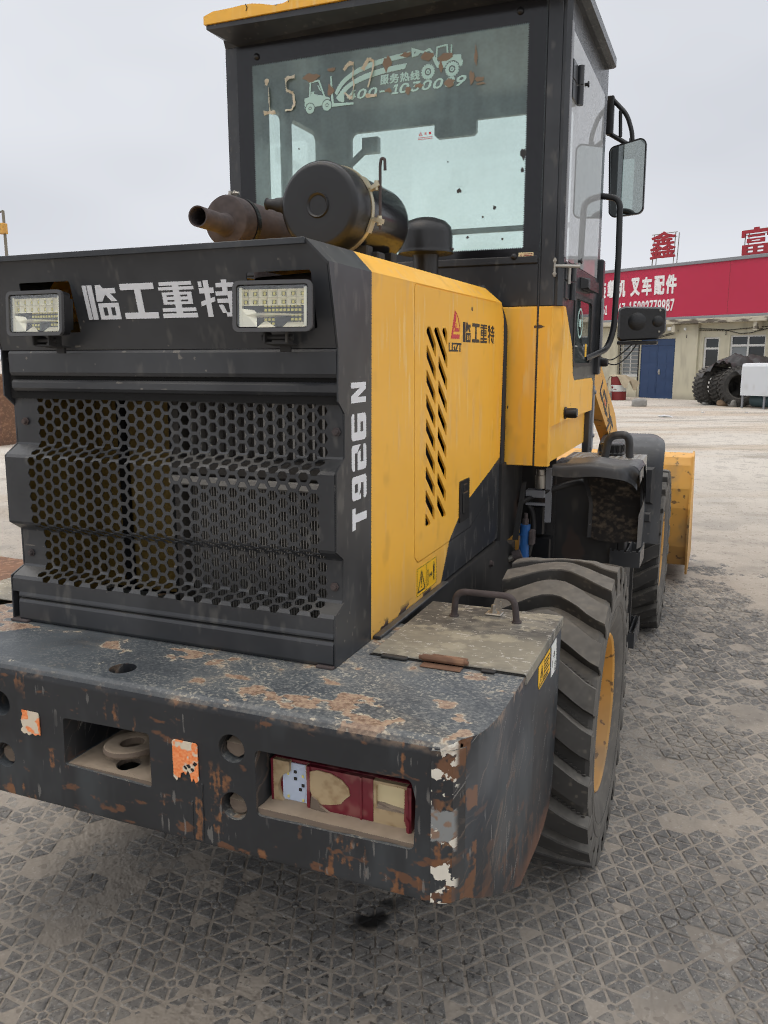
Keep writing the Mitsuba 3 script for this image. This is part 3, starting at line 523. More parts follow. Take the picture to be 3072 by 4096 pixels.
for x, z in ((-.869, .827), (-.868, .701), (-1.492, .822), (-1.491, .694)):
    cuts.append(cyl((x, 1.2, z), (x, 1.38, z), .0305, n=28))
for q in cuts: W = W - man(q)
wm = unman(W)
w = put(L, 'counterweight', wm, 'worn_weight', smooth=28, label='scraped black steel counterweight with rust patches and flaking corner')
# corner seam plate, a few millimetres proud
seam = [(WX1 - .0868, 1.2975)] + [(x + .0015, y - .002) for x, y in corner(WX1, 1)[1:4]]
put(w, 'corner_plate', ext(Polygon(seam + [(x - .001, y + .012) for x, y in seam[::-1]]), 'z', .600, .905), 'worn_weight')
# dirt lying in the openings
each(w, 'settled_dirt', [rough(ext(lamp_poly.intersection(sbox(-.9, .6, -.4, .706)), 'y', 1.306, 1.403).subdivide().subdivide().subdivide(), .004, 30),
                        rough(hull([(-.813, 1.40, .83), (-.813, 1.36, .70), (-.813, 1.40, .70), (-.775, 1.402, .70), (-.80, 1.402, .80)]).subdivide().subdivide(), .003, 40),
                        rough(ext(sbox(-1.306, 1.306, -1.076, 1.60).difference(Point(-1.176, 1.352).buffer(.027)), 'z', .698, .708).subdivide().subdivide(), .003, 40)], 'dust', smooth=40)
each(w, 'settled_dirt', [rough(hull([(x + .024 * math.cos(a), y, z + .024 * math.sin(a)) for a in np.linspace(3.0, 6.4, 8) for y in (1.318, 1.378)] + [(x - .01, 1.376, z + .024), (x + .01, 1.376, z + .024)]).subdivide().subdivide(), .003, 60) for x, z in ((-.869, .827), (-.868, .701), (-1.491, .694))], 'dust', smooth=40)
put(w, 'tow_pin', [lathe([(.026, 0), (.060, 0), (.0635, .005), (.062, .014), (.058, .017), (.032, .017), (.027, .014)], (-1.184, 1.378, .732), (-.06, .03, 1), 36, True), box(-1.22, -1.15, 1.43, 1.60, .733, .746)], 'dust', smooth=40)
for x0, x1, z0, z1, cut in ((-1.012, -.950, .730, .823, 1), (-1.430, -1.374, .758, .818, 2)):
    g = rrect(x0, z0, x1, z1, .006); wd_, pr = x1 - x0, np.random.default_rng(cut)
    low = [(0, .10), (.12, .02), (.2, .12), (.26, .10), (.3, .22), (.42, .26), (.5, .20), (.58, .33), (.66, .25), (.72, .06), (.8, .16), (.88, .05), (1, .12)] if cut == 1 else [(0, .16), (.15, .05), (.3, .10), (.42, .02), (.6, .13), (.75, .05), (.9, .14), (1, .10)]
    g = g.difference(Polygon([(x0 - .01, z0 - .03)] + [(x0 + wd_ * t, z0 + (z1 - z0) * h_) for t, h_ in low] + [(x1 + .01, z0 - .03)]))
    if cut == 1: g = g.difference(unary_union([Polygon([(x0 + wd_ * t + .006 * math.cos(a) * (.5 + pr.random()), z0 + (z1 - z0) * h_ + .005 * math.sin(a) * (.5 + pr.random())) for a in np.linspace(0, 6.28, 8)[:-1]]).buffer(0) for t, h_ in ((.62, .42), (.78, .36), (.5, .36), (.88, .5))]))
    if cut == 2: g = g.difference(Polygon([(x0 - .01, z0), (x0 + .006, z0 + .02), (x0 + .002, z0 + .035), (x0 + .008, z1 - .01), (x0 + .004, z1 + .01), (x0 - .01, z1 + .01)]))
    put(w, 'reflector', ext(g, 'y', 1.2965, 1.299), 'reflector', label='peeling orange reflective sticker with torn lower edge')

put(w, 'weld_seam', [tube([(-.947, 1.2995, .604), (-.944, 1.2985, .66), (-.946, 1.2985, .70), (-.943, 1.2995, .735)], .0022, 6), tube([(-.972, 1.2995, .602), (-.970, 1.299, .69)], .0014, 6)], 'worn_weight', smooth=50)
# tail lamp in the right-hand recess
tl = lab(L + '__tail_lamp', 'broken red tail lamp with its circuit board showing')
LY = 1.348
def lens(poly, mtl, name, d=.012, y=LY, label=None): return put(tl, name, ext(poly, 'y', y, y + d), mtl, label=label)
put(tl, 'housing', [box(-.806, -.502, LY + .012, LY + .03, .684, .796), box(-.806, -.802, LY - .002, LY + .02, .684, .797), box(-.806, -.502, LY - .002, LY + .02, .680, .6845), box(-.505, -.496, LY - .012, LY + .02, .688, .80)], 'lens_red')
white_zone = sbox(-.802, .686, -.724, .795)
hole1 = unary_union([Point(-.752, .735).buffer(.040), sbox(-.765, .735, -.727, .796), Polygon([(-.775, .71), (-.727, .69), (-.727, .75)])])
lens(white_zone.difference(hole1), 'lens_amber', 'clear_lens', label='yellowed clear lens with a broken window')
put(tl, 'circuit_board', box(-.785, -.729, LY + .0085, LY + .0115, .690, .790), 'board_blue')
put(tl, 'diodes', [box(x - .0022, x + .0022, LY + .0065, LY + .0086, z - .0025, z + .0025) for x, z in ((-.772, .765), (-.772, .715), (-.738, .765), (-.738, .712), (-.755, .700))], 'lamp_led')
put(tl, 'diodes', [box(x - .003, x + .003, LY + .0065, LY + .0086, z - .003, z + .003) for x, z in ((-.755, .772), (-.755, .757), (-.738, .745), (-.744, .735))], 'dark_steel')
red_zone = sbox(-.7225, .685, -.580, .795)
patch = Polygon([(-.716, .782), (-.700, .788), (-.672, .787), (-.648, .778), (-.634, .764), (-.632, .752), (-.641, .744), (-.650, .732), (-.668, .726), (-.690, .722), (-.706, .728), (-.714, .745)]).buffer(.003)
crumb = Polygon([(-.713, .735), (-.700, .728), (-.692, .715), (-.668, .702), (-.675, .69), (-.705, .692), (-.716, .71)])
lens(red_zone, 'lens_red', 'red_lens')
each(tl, 'lens_rib', [box(-.7235, -.717, LY - .004, LY + .004, .685, .796), box(-.607, -.603, LY - .003, LY + .003, .686, .795)], 'lens_red')
put(tl, 'bare_patch', ext(patch, 'y', LY - .0025, LY + .002), 'lens_amber', label='tan patch where the red lens has broken off')
put(tl, 'mud_crumb', rough(ext(crumb, 'y', LY - .006, LY + .002).subdivide().subdivide(), .002, 70), 'dust', smooth=40)
amber = sbox(-.579, .686, -.506, .794)
lens(amber.difference(rrect(-.573, .737, -.512, .789, .008)), 'lens_amber', 'amber_lens', label='dirty amber lens with a hole in its upper half')
put(tl, 'amber_bulb_shell', box(-.573, -.512, LY + .006, LY + .012, .737, .789), 'sticker_cream')
put(tl, 'mud_ledge', rough(hull([(-.573, LY - .001, .737), (-.51, LY - .001, .737), (-.573, LY + .008, .752), (-.51, LY + .008, .745), (-.573, LY + .008, .737), (-.51, LY + .008, .737)]).subdivide().subdivide(), .002, 80), 'dust')
put(tl, 'lens_shard', [hull([(-.512, LY - .006, .790), (-.503, LY - .014, .796), (-.500, LY - .012, .70), (-.514, LY - .004, .725), (-.508, LY - .013, .75)]), hull([(-.506, LY - .014, .74), (-.498, LY - .016, .73), (-.500, LY - .014, .69), (-.507, LY - .010, .70)])], 'lens_red')

# tool box lid behind the right-hand side of the weight
LZ = .9275
put(w, 'tool_box_lid', M(box(-.719, -.3535, 1.668, 2.103, .9225, LZ, .002), box(-.3565, -.3535, 1.668, 2.103, .902, .9255)), 'worn_lid', label='dusty grey hinged lid of the tool box')
put(w, 'tool_box_lid', box(-2.026, -1.660, 1.668, 2.103, .9225, LZ, .002), 'worn_lid')
put(w, 'lid_seam', box(-.722, -.3555, 1.6615, 1.6685, .9205, .9225), 'dark_void')
hz = .937
put(w, 'lid_hinge', [cyl((-.590, 1.659, hz - .002), (-.492, 1.659, hz - .002), .0078, n=12), cyl((-.598, 1.659, hz - .002), (-.483, 1.659, hz - .002), .005, n=10), box(-.588, -.494, 1.632, 1.659, .9215, .925, .0015), box(-.580, -.495, 1.659, 1.70, .9275, .931, .0015)], 'rusty_steel', smooth=30, label='rusty lid hinge')
each(w, 'hinge_strap', [box(-.69, -.625, 1.650, 1.664, .9225, .930, .002), box(-.452, -.42, 1.648, 1.662, .9225, .929, .002)], 'dark_steel')
hp = fillet([(-.622, 1.995, .927), (-.616, 1.992, .997), (-.463, 1.998, .997), (-.455, 2.0, .927)], .028, 6)
put(w, 'lid_handle', [tube(hp, .0088, 12), cyl((-.622, 1.995, .9275), (-.622, 1.995, .9315), .013), cyl((-.455, 2.0, .9275), (-.455, 2.0, .9315), .013)], 'rust', smooth=40, label='rusty bent-bar lid handle')
put(w, 'lid_latch', [box(-.548, -.505, 2.03, 2.065, .9275, .933, .002), bolt((-.53, 2.05, .933), (0, 0, 1), .008, .02), box(-.512, -.508, 2.045, 2.05, .93, .965)], 'galvanised')
# stickers on the side of the box
put(w, 'caution_sticker', ext(Polygon([(1.806, .890), (1.940, .892), (1.946, .831), (1.820, .831), (1.808, .845)]), 'x', -.3568, -.3555), 'sticker_yellow', label='yellow caution sticker with triangle')
tri = Polygon([(1.818, .838), (1.862, .838), (1.842, .882)])
put(w, 'caution_print', ext(unary_union([tri.exterior.buffer(.0016), sbox(1.8405, .852, 1.8435, .868), sbox(1.8405, .845, 1.8435, .848), sbox(1.869, .834, 1.8705, .890)] + [sbox(1.876, z, 1.934 - .008 * (i % 3), z + .0035) for i, z in enumerate((.880, .871, .862, .853, .842, .835))]), 'x', -.3556, -.3548), 'black_vinyl')
put(w, 'instruction_sticker', ext(Polygon([(1.950, .890), (2.022, .893), (2.030, .815), (2.022, .807), (1.966, .806), (1.962, .888)]), 'x', -.3568, -.3555), 'sticker_white', label='white instruction sticker with scuffed print')
put(w, 'instruction_print', ext(unary_union([sbox(1.990, .852, 2.002, .862), sbox(1.992, .848, 1.996, .868), sbox(2.006, .812, 2.020, .832).exterior.buffer(.0008), sbox(1.978, .828, 1.981, .846)]), 'x', -.3556, -.3548), 'black_vinyl')
# ---------------------------------------------------------------- hood
HX, HXL, HC = -0.756, -1.702, -1.229
def mir(m):
    m = m.copy(); v = m.vertices.copy(); v[:, 0] = 2 * HC - v[:, 0]; return trimesh.Trimesh(v, m.faces[:, ::-1], process=False)
h = lab(L + '__hood', 'yellow engine hood with black rear posts and honeycomb grille')
rear = [(1.546, 1.792), (1.586, 1.62), (1.583, 1.508), (1.6145, 1.480), (1.6125, 1.384), (1.570, 1.356), (1.566, 1.182), (1.602, 1.158), (1.600, 1.060), (1.555, 1.042), (1.551, .9225)]
post = Polygon(rear + [(1.750, .9225), (1.766, 1.79)])
POST = ext(post, 'x', HX - .004, HX)
put(h, 'rear_post', POST, 'black_paint'); put(h, 'rear_post', mir(POST), 'black_paint')
side_out = Polygon([(1.751, .9225), (1.767, 1.79), (2.945, 1.79), (2.978, 1.735), (2.985, 1.66), (2.965, 1.21), (2.96, .93)]).buffer(0)
door_out = Polygon([(2.0485, 1.786), (2.058, 1.058), (2.083, 1.0405), (2.585, 1.0435), (2.845, 1.115), (2.855, 1.20), (2.866, 1.786)]).buffer(-.012).buffer(.012)
black_zone = Polygon([(2.268, .90), (2.369, 1.046), (2.452, 1.094), (2.569, 1.142), (2.849, 1.206), (3.1, 1.268), (3.1, .8), (2.26, .8)])
# slots: slanted, clipped to two columns
L0, R0 = 1.637, 1.607
sl = [Polygon([(2.140, 1.672), (2.150, 1.682), (2.172, 1.682), (2.220, 1.634), (2.220, 1.597), (2.140, 1.668)]), Polygon([(2.204, 1.675), (2.215, 1.682), (2.238, 1.682), (2.324, 1.602), (2.324, 1.565), (2.205, 1.671)]), Polygon([(2.274, 1.673), (2.282, 1.682), (2.306, 1.682), (2.322, 1.667), (2.322, 1.631)])]
for k in range(9):
    z0 = L0 - .0666 * k; sl.append(Polygon([(2.142, z0), (2.142, z0 - .036), (2.2205, z0 - .106), (2.2205, z0 - .070)]))
    z0 = R0 - .0666 * k; sl.append(Polygon([(2.2445, z0), (2.2445, z0 - .035), (2.3245, z0 - .106), (2.3245, z0 - .071)]))
sl = [g.intersection(sbox(2.1, 1.128, 2.4, 1.7)).buffer(-.0035).buffer(.0038, quad_segs=3) for g in sl]
slots = unary_union([g for g in sl if g.area > 3e-4])
gap = door_out.buffer(.0028)
frame_side = side_out.difference(gap)
for nm, side in (('side_panel', 1), ('side_panel', -1)):
    y = ext(frame_side.difference(black_zone), 'x', HX - .004, HX - .0005); b = ext(frame_side.intersection(black_zone), 'x', HX - .004, HX - .0005)
    if side < 0: y, b = mir(y), mir(b)
    k = put(h, nm, y, 'yellow_paint'); put(h, 'side_panel_skirt', b, 'black_paint')
dk = put(h, 'side_door', ext(door_out.difference(black_zone).difference(slots), 'x', HX - .0065, HX), 'yellow_paint', label='yellow side door with slanted vent slots')
put(dk, 'door_skirt', ext(door_out.intersection(black_zone), 'x', HX - .0065, HX), 'black_paint')
put(h, 'side_door', mir(ext(door_out.difference(slots), 'x', HX - .0065, HX)), 'yellow_paint')
# engine bay liner: dark behind slots and seams, brownish yellow towards the grille
each(h, 'bay_liner', [box(HX - .05, HX - .048, 2.03, 2.90, .95, 1.78), box(HXL + .05, HXL + .052, 2.0, 2.95, .93, 1.78), box(HXL + .04, HX - .04, 2.20, 2.21, .93, 1.80)], 'dark_void')
# chamfer and top
ci, tz = .046, 1.838
def cham(y0, y1, m, e0=0):
    a = np.array([(HX, y0, 1.79), (HX, y1, 1.79), (HX - ci, y1 - e0, tz), (HX - ci, y0 - (.012 if y0 < 1.6 else 0), tz)])
    q = hull(np.vstack([a, a + [-.003, 0, -.004]])); return q
for f in (lambda m: m, mir):
    put(h, 'shoulder', f(cham(1.546, 1.7675, None)), 'black_paint'); put(h, 'shoulder', f(cham(1.768, 2.945, None, .06)), 'yellow_paint')
put(h, 'top_panel', [ext(Polygon([(HX - ci, 1.756), (HXL + ci, 1.756), (HXL + ci, 2.885), (HX - ci, 2.885)]).difference(unary_union([sbox(-1.36, 1.98, -1.20, 2.45), sbox(-1.06, 2.1, -.9, 2.3)])), 'z', tz - .004, tz)], 'yellow_paint')
put(h, 'top_rear_strip', [box(HXL + ci, HX - ci, 1.534, 1.7555, tz - .004, tz)], 'black_paint')
put(h, 'front_slope', [hull([(HX - ci, 2.885, tz), (HXL + ci, 2.885, tz), (HX - .01, 2.96, 1.77), (HXL + .01, 2.96, 1.77), (HX - .01, 2.96, 1.76), (HXL + .01, 2.96, 1.76), (HX - ci, 2.885, tz - .006), (HXL + ci, 2.885, tz - .006)])], 'yellow_paint')
put(h, 'edge_seal', tube(fillet([(HX - .07, 2.92, 1.84), (HX - .030, 2.985, 1.795), (HX - .006, 2.998, 1.72), (HX - .006, 2.998, 1.3), (HX - .004, 2.985, .90)], .04, 6), .0155, 12), 'rubber_hose', smooth=60)
# rear panel: leaning sheet with lamp openings
n0, n1 = np.array([HXL + .006, 1.586, 1.62]), np.array([HXL + .006, 1.546, 1.79])
up = (n1 - n0) / np.linalg.norm(n1 - n0); Lu = np.linalg.norm(n1 - n0)
def rp(x, z): return (x - n0[0], (z - 1.62) / (n1[2] - n0[2]) * Lu)
wdt = HX - .005 - n0[0]; tp = (tz - 1.62) / .17 * Lu
outline = Polygon([(0, 0), (wdt, 0), (wdt, Lu), (wdt - ci, tp), (ci, tp), (0, Lu)])
def q4(x0, x1, z0, z1): a, b = rp(x0, z0), rp(x1, z1); return rrect(a[0], a[1], b[0], b[1], .006)
openings = unary_union([q4(-.953, -.799, 1.660, 1.777), q4(-1.586, -1.431, 1.660, 1.777)])
X_, NUP = np.array([1.0, 0, 0]), up
pn = np.cross(X_, up)                                          # points to the rear (towards -y)
if pn[1] > 0: pn = -pn
def onpanel(poly, d0, d1): return strip(poly, n0 + pn * d0, X_, up, (d1 - d0) if np.cross(X_, up) @ pn > 0 else -(d1 - d0))
rpk = put(h, 'rear_panel', onpanel(outline.difference(openings), -.003, 0), 'black_paint')
put(rpk, 'top_lip', box(HXL + ci, HX - ci, 1.527, 1.536, tz - .012, tz + .001, .001), 'black_paint')
each(h, 'duct', [tube([(-1.0, 1.68, 1.758), (-.80, 1.66, 1.764)], .022, 12), box(-.98, -.90, 1.68, 1.69, 1.66, 1.75)], 'rust', smooth=40)
for k, (x0, x1) in enumerate(((-1.396, -1.301), (-1.288, -1.195), (-1.183, -1.090), (-1.076, -.983))):
    a, b = rp(x0, 1.689), rp(x1, 1.7655)
    put(rpk, 'lettering', onpanel(fit(BLOCK[k], a[0], a[1], b[0], b[1]), .0004, .0016), 'white_vinyl')
# strips and grille: bent sheet, profile in (y, z)
def beam(pts, x0=HXL + .028, x1=HX - .0045, t=.003):
    ms = []
    for (ya, za), (yb, zb) in zip(pts, pts[1:]):
        d = np.array([0, yb - ya, zb - za]); ln = np.linalg.norm(d); ms.append(strip(sbox(0, 0, x1 - x0, ln), (x0, ya, za), X_, d / ln, t))
    return M(*ms)
put(h, 'cross_strip', beam([(1.60, 1.621), (1.588, 1.619), (1.583, 1.612), (1.583, 1.566), (1.588, 1.558), (1.612, 1.554)]), 'black_paint')
put(h, 'cross_strip', beam([(1.61, 1.548), (1.592, 1.547), (1.5865, 1.541), (1.5865, 1.527), (1.594, 1.520), (1.620, 1.512)]), 'black_paint')
put(h, 'cross_strip', beam([(1.5535, 1.000), (1.551, .992), (1.551, .988)]), 'black_paint')
put(h, 'cross_strip', beam([(1.562, .984), (1.5525, .981), (1.549, .974), (1.5475, .932), (1.553, .9235)]), 'black_paint')
each(h, 'strip_shadow_gap', [box(HXL + .01, HX - .006, 1.60, 1.603, 1.50, 1.62), box(HXL + .01, HX - .006, 1.566, 1.569, .93, 1.0)], 'dark_void')
gp = [(1.602, 1.513), (1.6125, 1.500), (1.6125, 1.386), (1.610, 1.381), (1.573, 1.359), (1.5665, 1.352), (1.564, 1.186), (1.567, 1.179), (1.598, 1.160), (1.6015, 1.155), (1.600, 1.064), (1.5965, 1.058), (1.560, 1.042), (1.5545, 1.034), (1.5535, 1.000)]
cum = np.concatenate([[0], np.cumsum([math.hypot(b[0] - a[0], b[1] - a[1]) for a, b in zip(gp, gp[1:])])])
GX0, GX1, PX_, PZ_ = HXL + .006, HX - .0045, .02585, .0302
s0 = .0305 + .0
hexes = []
for cidx in range(32):
    x = -.8095 - cidx * PX_
    for r in range(18):
        s_ = s0 + (r - (.5 if cidx % 2 else 0)) * PZ_
        if .012 < s_ < cum[-1] - .032: hexes.append(Polygon([(x + .0128 * math.cos(math.radians(60 * k)), s_ + .0128 * math.sin(math.radians(60 * k))) for k in range(6)]))
hexes = unary_union(hexes); gm = []
for k, ((ya, za), (yb, zb)) in enumerate(zip(gp, gp[1:])):
    seg_ = sbox(GX0, cum[k], GX1, cum[k + 1]).difference(hexes); d = np.array([0, yb - ya, zb - za]); ln = np.linalg.norm(d)
    seg_ = affinity.translate(seg_, 0, -cum[k]); gm.append(strip(seg_, (0, ya, za), X_, d / ln, .0025))
gk = put(h, 'grille', gm, 'black_paint', label='black bent sheet grille punched with hexagonal holes')
for x, z in ((-1.662, 1.441), (-.775, 1.441), (-1.668, 1.095), (-.779, 1.095)):
    put(gk, 'bolt', bolt((x, 1.6105 if z > 1.3 else 1.5995, z), (0, -1, 0), .0085, .010), 'rust')
each(h, 'foot', [box(-.80, HX - .002, 1.54, 1.57, .9215, .927, .001), box(HXL + .002, HXL + .06, 1.54, 1.57, .9215, .927, .001)], 'rust')
# radiator behind the right half of the grille, engine bay wall behind the left
rk = put(L, 'radiator', [box(-1.235, -.79, 1.705, 1.715, .93, 1.60), box(-1.245, -1.225, 1.66, 1.76, .93, 1.60), box(-1.25, -.79, 1.655, 1.70, 1.318, 1.36, .006)], 'radiator_fin')
put(rk, 'header_tank', box(-1.25, -.79, 1.640, 1.654, 1.296, 1.318, .004), 'aluminium')
stuff(put(rk, 'fins', [box(x, x + .0022, 1.690, 1.704, .95, 1.30) for x in np.arange(-1.22, -.79, .0075)] + [box(x, x + .006, 1.685, 1.704, 1.365, 1.60) for x in np.arange(-1.21, -.79, .026)], 'aluminium'))
each(h, 'bay_wall', [box(HXL + .014, -1.27, 1.90, 1.905, .93, 1.62), box(HXL + .007, HXL + .010, 1.62, 1.95, .93, 1.70)], 'interior_brown')
each(h, 'bay_brace', [box(-1.60, -1.575, 1.88, 1.895, .93, 1.6), box(-1.30, -1.255, 1.72, 1.80, .93, 1.62)], 'dark_void')
# model lettering on the post, reading upwards; tops of the letters towards the rear
for ch, za, zb in (('T', 1.214, 1.264), ('9', 1.282, 1.336), ('2', 1.349, 1.407), ('6', 1.417, 1.477), ('N', 1.501, 1.546)):
    g = TXT[ch]; a0, b0, a1, b1 = g.bounds
    g = affinity.affine_transform(g, [0, -(.080) / (b1 - b0), (zb - za) / (a1 - a0), 0, 1.647 + .080 + b0 * .080 / (b1 - b0), za - a0 * (zb - za) / (a1 - a0)])
    if ch in '926':
        pr = np.random.default_rng(ord(ch)); g = g.difference(unary_union([Polygon([(1.66 + .05 * pr.random(), za + (zb - za) * pr.random())] + [(1.66 + .06 * u, za + (zb - za) * (t + .02 * u)) for u, t in pr.random((2, 2))]) for _ in range(1)]).buffer(.0003))
    put(h, 'model_lettering', ext(g, 'x', HX - .0002, HX + .0008), 'white_vinyl')
# emblem and name on the door
logo = unary_union([Polygon([(2.390, 1.738), (2.355, 1.654), (2.436, 1.655), (2.441, 1.668), (2.374, 1.667), (2.392, 1.712), (2.4, 1.722)]),
                    Polygon([(2.393, 1.735), (2.404, 1.715), (2.388, 1.685), (2.384, 1.685), (2.394, 1.708)]),
                    Polygon([(2.409, 1.702), (2.385, 1.675), (2.432, 1.676), (2.427, 1.687), (2.405, 1.686)]),
                    LineString([(2.400, 1.732), (2.425, 1.715), (2.440, 1.690), (2.441, 1.678)]).buffer(.0018)])
put(dk, 'emblem', ext(logo, 'x', HX + .0002, HX + .001), 'red_vinyl', label='red triangular emblem')
x = 2.335
for ch, wd in (('L', .026), ('G', .031), ('Z', .028), ('T', .028)):
    put(dk, 'emblem_lettering', ext(fit(TXT[ch], x, 1.617, x + wd, 1.6425), 'x', HX + .0002, HX + .001), 'black_vinyl'); x += wd + .0035
for k, (y0, y1) in enumerate(((2.475, 2.557), (2.575, 2.657), (2.670, 2.750), (2.764, 2.845))):
    put(dk, 'name_lettering', ext(fit(BLOCK[k], y0, 1.6465, y1, 1.7065), 'x', HX + .0002, HX + .001), 'black_vinyl')
lt = put(dk, 'door_latch', [ext(rrect(2.459, 1.080, 2.562, 1.214, .006), 'x', HX, HX + .004), box(HX + .002, HX + .009, 2.485, 2.540, 1.105, 1.175, .003), box(HX + .002, HX + .007, 2.495, 2.530, 1.177, 1.20, .002)], 'satin_black')
put(h, 'warning_sticker', ext(sbox(2.071, .9395, 2.241, 1.0235), 'x', HX - .0004, HX + .0004), 'sticker_yellow', label='yellow warning sticker with triangle and standing figure')
wp = [sbox(2.074, .942, 2.238, 1.021).exterior.buffer(.0007), LineString([(2.149, .942), (2.149, 1.021)]).buffer(.0007), Polygon([(2.082, .952), (2.140, .952), (2.111, 1.008)]).exterior.buffer(.0022), sbox(2.109, .969, 2.1135, .994), sbox(2.109, .960, 2.1135, .9645),
      sbox(2.158, .955, 2.171, .998).exterior.buffer(.0009), sbox(2.180, .977, 2.198, .981), Polygon([(2.176, .979), (2.184, .987), (2.184, .971)]), Polygon([(2.203, .979), (2.195, .987), (2.195, .971)]), Point(2.217, 1.008).buffer(.0035), sbox(2.211, .982, 2.223, 1.003), sbox(2.2125, .956, 2.216, .982), sbox(2.218, .956, 2.2215, .982)]
put(h, 'warning_print', ext(unary_union(wp), 'x', HX + .0003, HX + .001), 'black_vinyl')
# lamps on the rear panel
def work_lamp(cx, cz, yaw, label):
    k = lab(numbered(L + '__work_lamp'), label)
    A = rotm(math.radians(yaw), (0, 0, 1), (cx, 1.52, cz)) @ rotm(math.radians(-4), (1, 0, 0), (cx, 1.52, cz))
    def T_(m): m = m.copy(); m.apply_transform(A); return m
    w2, h2 = .083, .049; yb, yf = 1.521, 1.490
    shell = ext(rrect(cx - w2, cz - h2, cx + w2, cz + h2, .012).difference(rrect(cx - w2 + .006, cz - h2 + .006, cx + w2 - .006, cz + h2 - .006, .008)), 'y', yf, yb - .01)
    put(k, 'housing', T_(M(shell, box(cx - w2 + .002, cx + w2 - .002, yb - .016, yb, cz - h2 + .002, cz + h2 - .002, .004), *[box(cx - .07 + .02 * i, cx - .066 + .02 * i, yb, yb + .012, cz - .035, cz + .035) for i in range(8)])), 'satin_black', smooth=25)
    put(k, 'rim', T_(ext(rrect(cx - w2 - .002, cz - h2 - .002, cx + w2 + .002, cz + h2 + .002, .013).difference(rrect(cx - w2 + .006, cz - h2 + .006, cx + w2 - .006, cz + h2 - .006, .007)), 'y', yf - .004, yf + .004)), 'shell_grey')
    # chrome reflector: two rows of cups over a stepped lower field
    ms = [box(cx - w2 + .008, cx + w2 - .008, yf + .022, yf + .025, cz - h2 + .008, cz + h2 - .008)]
    for r in range(2):
        z0 = cz + .0265 - r * .0165
        for i in range(7):
            x0 = cx - .0625 + .0205 * i
            a = [(x0 - .010, z0 - .008), (x0 + .010, z0 - .008), (x0 + .010, z0 + .008), (x0 - .010, z0 + .008)]; b = [(x0 - .0035, z0 - .003), (x0 + .0035, z0 - .003), (x0 + .0035, z0 + .003), (x0 - .0035, z0 + .003)]
            v = [(p[0], yf + .006, p[1]) for p in a] + [(p[0], yf + .021, p[1]) for p in b]
            f = [t for j in range(4) for t in ((j, (j + 1) % 4, 4 + (j + 1) % 4), (j, 4 + (j + 1) % 4, 4 + j))]
            ms.append(trimesh.Trimesh(v, f, process=False))
    def wedge(p): return hull(p)
    ms += [wedge([(cx - .07, yf + .006, cz - .040), (cx - .035, yf + .006, cz - .040), (cx - .07, yf + .006, cz - .003), (cx - .040, yf + .021, cz - .030), (cx - .040, yf + .021, cz - .006), (cx - .07, yf + .021, cz - .040)]),
           wedge([(cx - .035, yf + .006, cz - .041), (cx + .005, yf + .006, cz - .041), (cx - .02, yf + .021, cz - .026), (cx - .035, yf + .021, cz - .041)]),
           wedge([(cx + .02, yf + .006, cz - .041), (cx + .068, yf + .006, cz - .041), (cx + .03, yf + .021, cz - .028), (cx + .06, yf + .021, cz - .028)]),
           wedge([(cx - .07, yf + .005, cz - .017), (cx - .03, yf + .021, cz - .010), (cx + .03, yf + .020, cz - .013), (cx - .03, yf + .021, cz - .021), (cx + .068, yf + .006, cz - .017)]),
           box(cx - w2 + .010, cx - w2 + .016, yf + .004, yf + .022, cz - .040, cz + .038), box(cx + w2 - .017, cx + w2 - .011, yf + .004, yf + .022, cz - .040, cz + .038)]
    def shallow(m): v = m.vertices.copy(); v[:, 1] = yf + .0015 + (v[:, 1] - yf) * .72; return trimesh.Trimesh(v, m.faces, process=False)
    put(k, 'chrome_reflector', T_(shallow(M(*ms))), 'lamp_chrome')
    led = [box(cx - .0625 + .0205 * i - .0025, cx - .0625 + .0205 * i + .0025, yf + .017, yf + .020, cz + .0265 - r * .0165 - .003, cz + .0265 - r * .0165 + .003) for r in range(2) for i in range(7)]
    led += [box(cx - .022 + .0082 * i, cx - .0165 + .0082 * i, yf + .017, yf + .0205, cz + .000 - .0085 * r, cz + .005 - .0085 * r) for r in range(2) for i in range(10)]
    led += [box(cx - .022 + .0082 * i, cx - .0165 + .0082 * i, yf + .017, yf + .0205, cz - .019 - .0085 * r, cz - .014 - .0085 * r) for r in range(3) for i in (0, 1, 2, 7, 8, 9)[:6 - 3 * (r == 2)]]
    stuff(put(k, 'diodes', T_(shallow(M(*led))), 'lamp_led'))
    put(k, 'lens', T_(ext(rrect(cx - w2 + .008, cz - h2 + .008, cx + w2 - .008, cz + h2 - .008, .006), 'y', yf - .001, yf)), 'clear_lens')
    put(k, 'bracket', T_(M(box(cx - .026, cx - .022, 1.505, 1.545, cz - h2 - .022, cz - h2 + .002), box(cx + .022, cx + .026, 1.505, 1.545, cz - h2 - .022, cz - h2 + .002), box(cx - .026, cx + .026, 1.512, 1.572, cz - h2 - .024, cz - h2 - .020), cyl((cx - .034, 1.522, cz - h2 - .010), (cx + .034, 1.522, cz - h2 - .010), .006, n=10), box(cx - .012, cx + .012, 1.566, 1.573, cz - h2 - .036, cz - h2 - .018))), 'dark_steel')
work_lamp(-.862, 1.7005, 9, 'black rectangular work lamp beside the post, level with the lettering')
work_lamp(-1.4835, 1.700, -1, 'black rectangular work lamp at the far end of the lettering, turned aside')
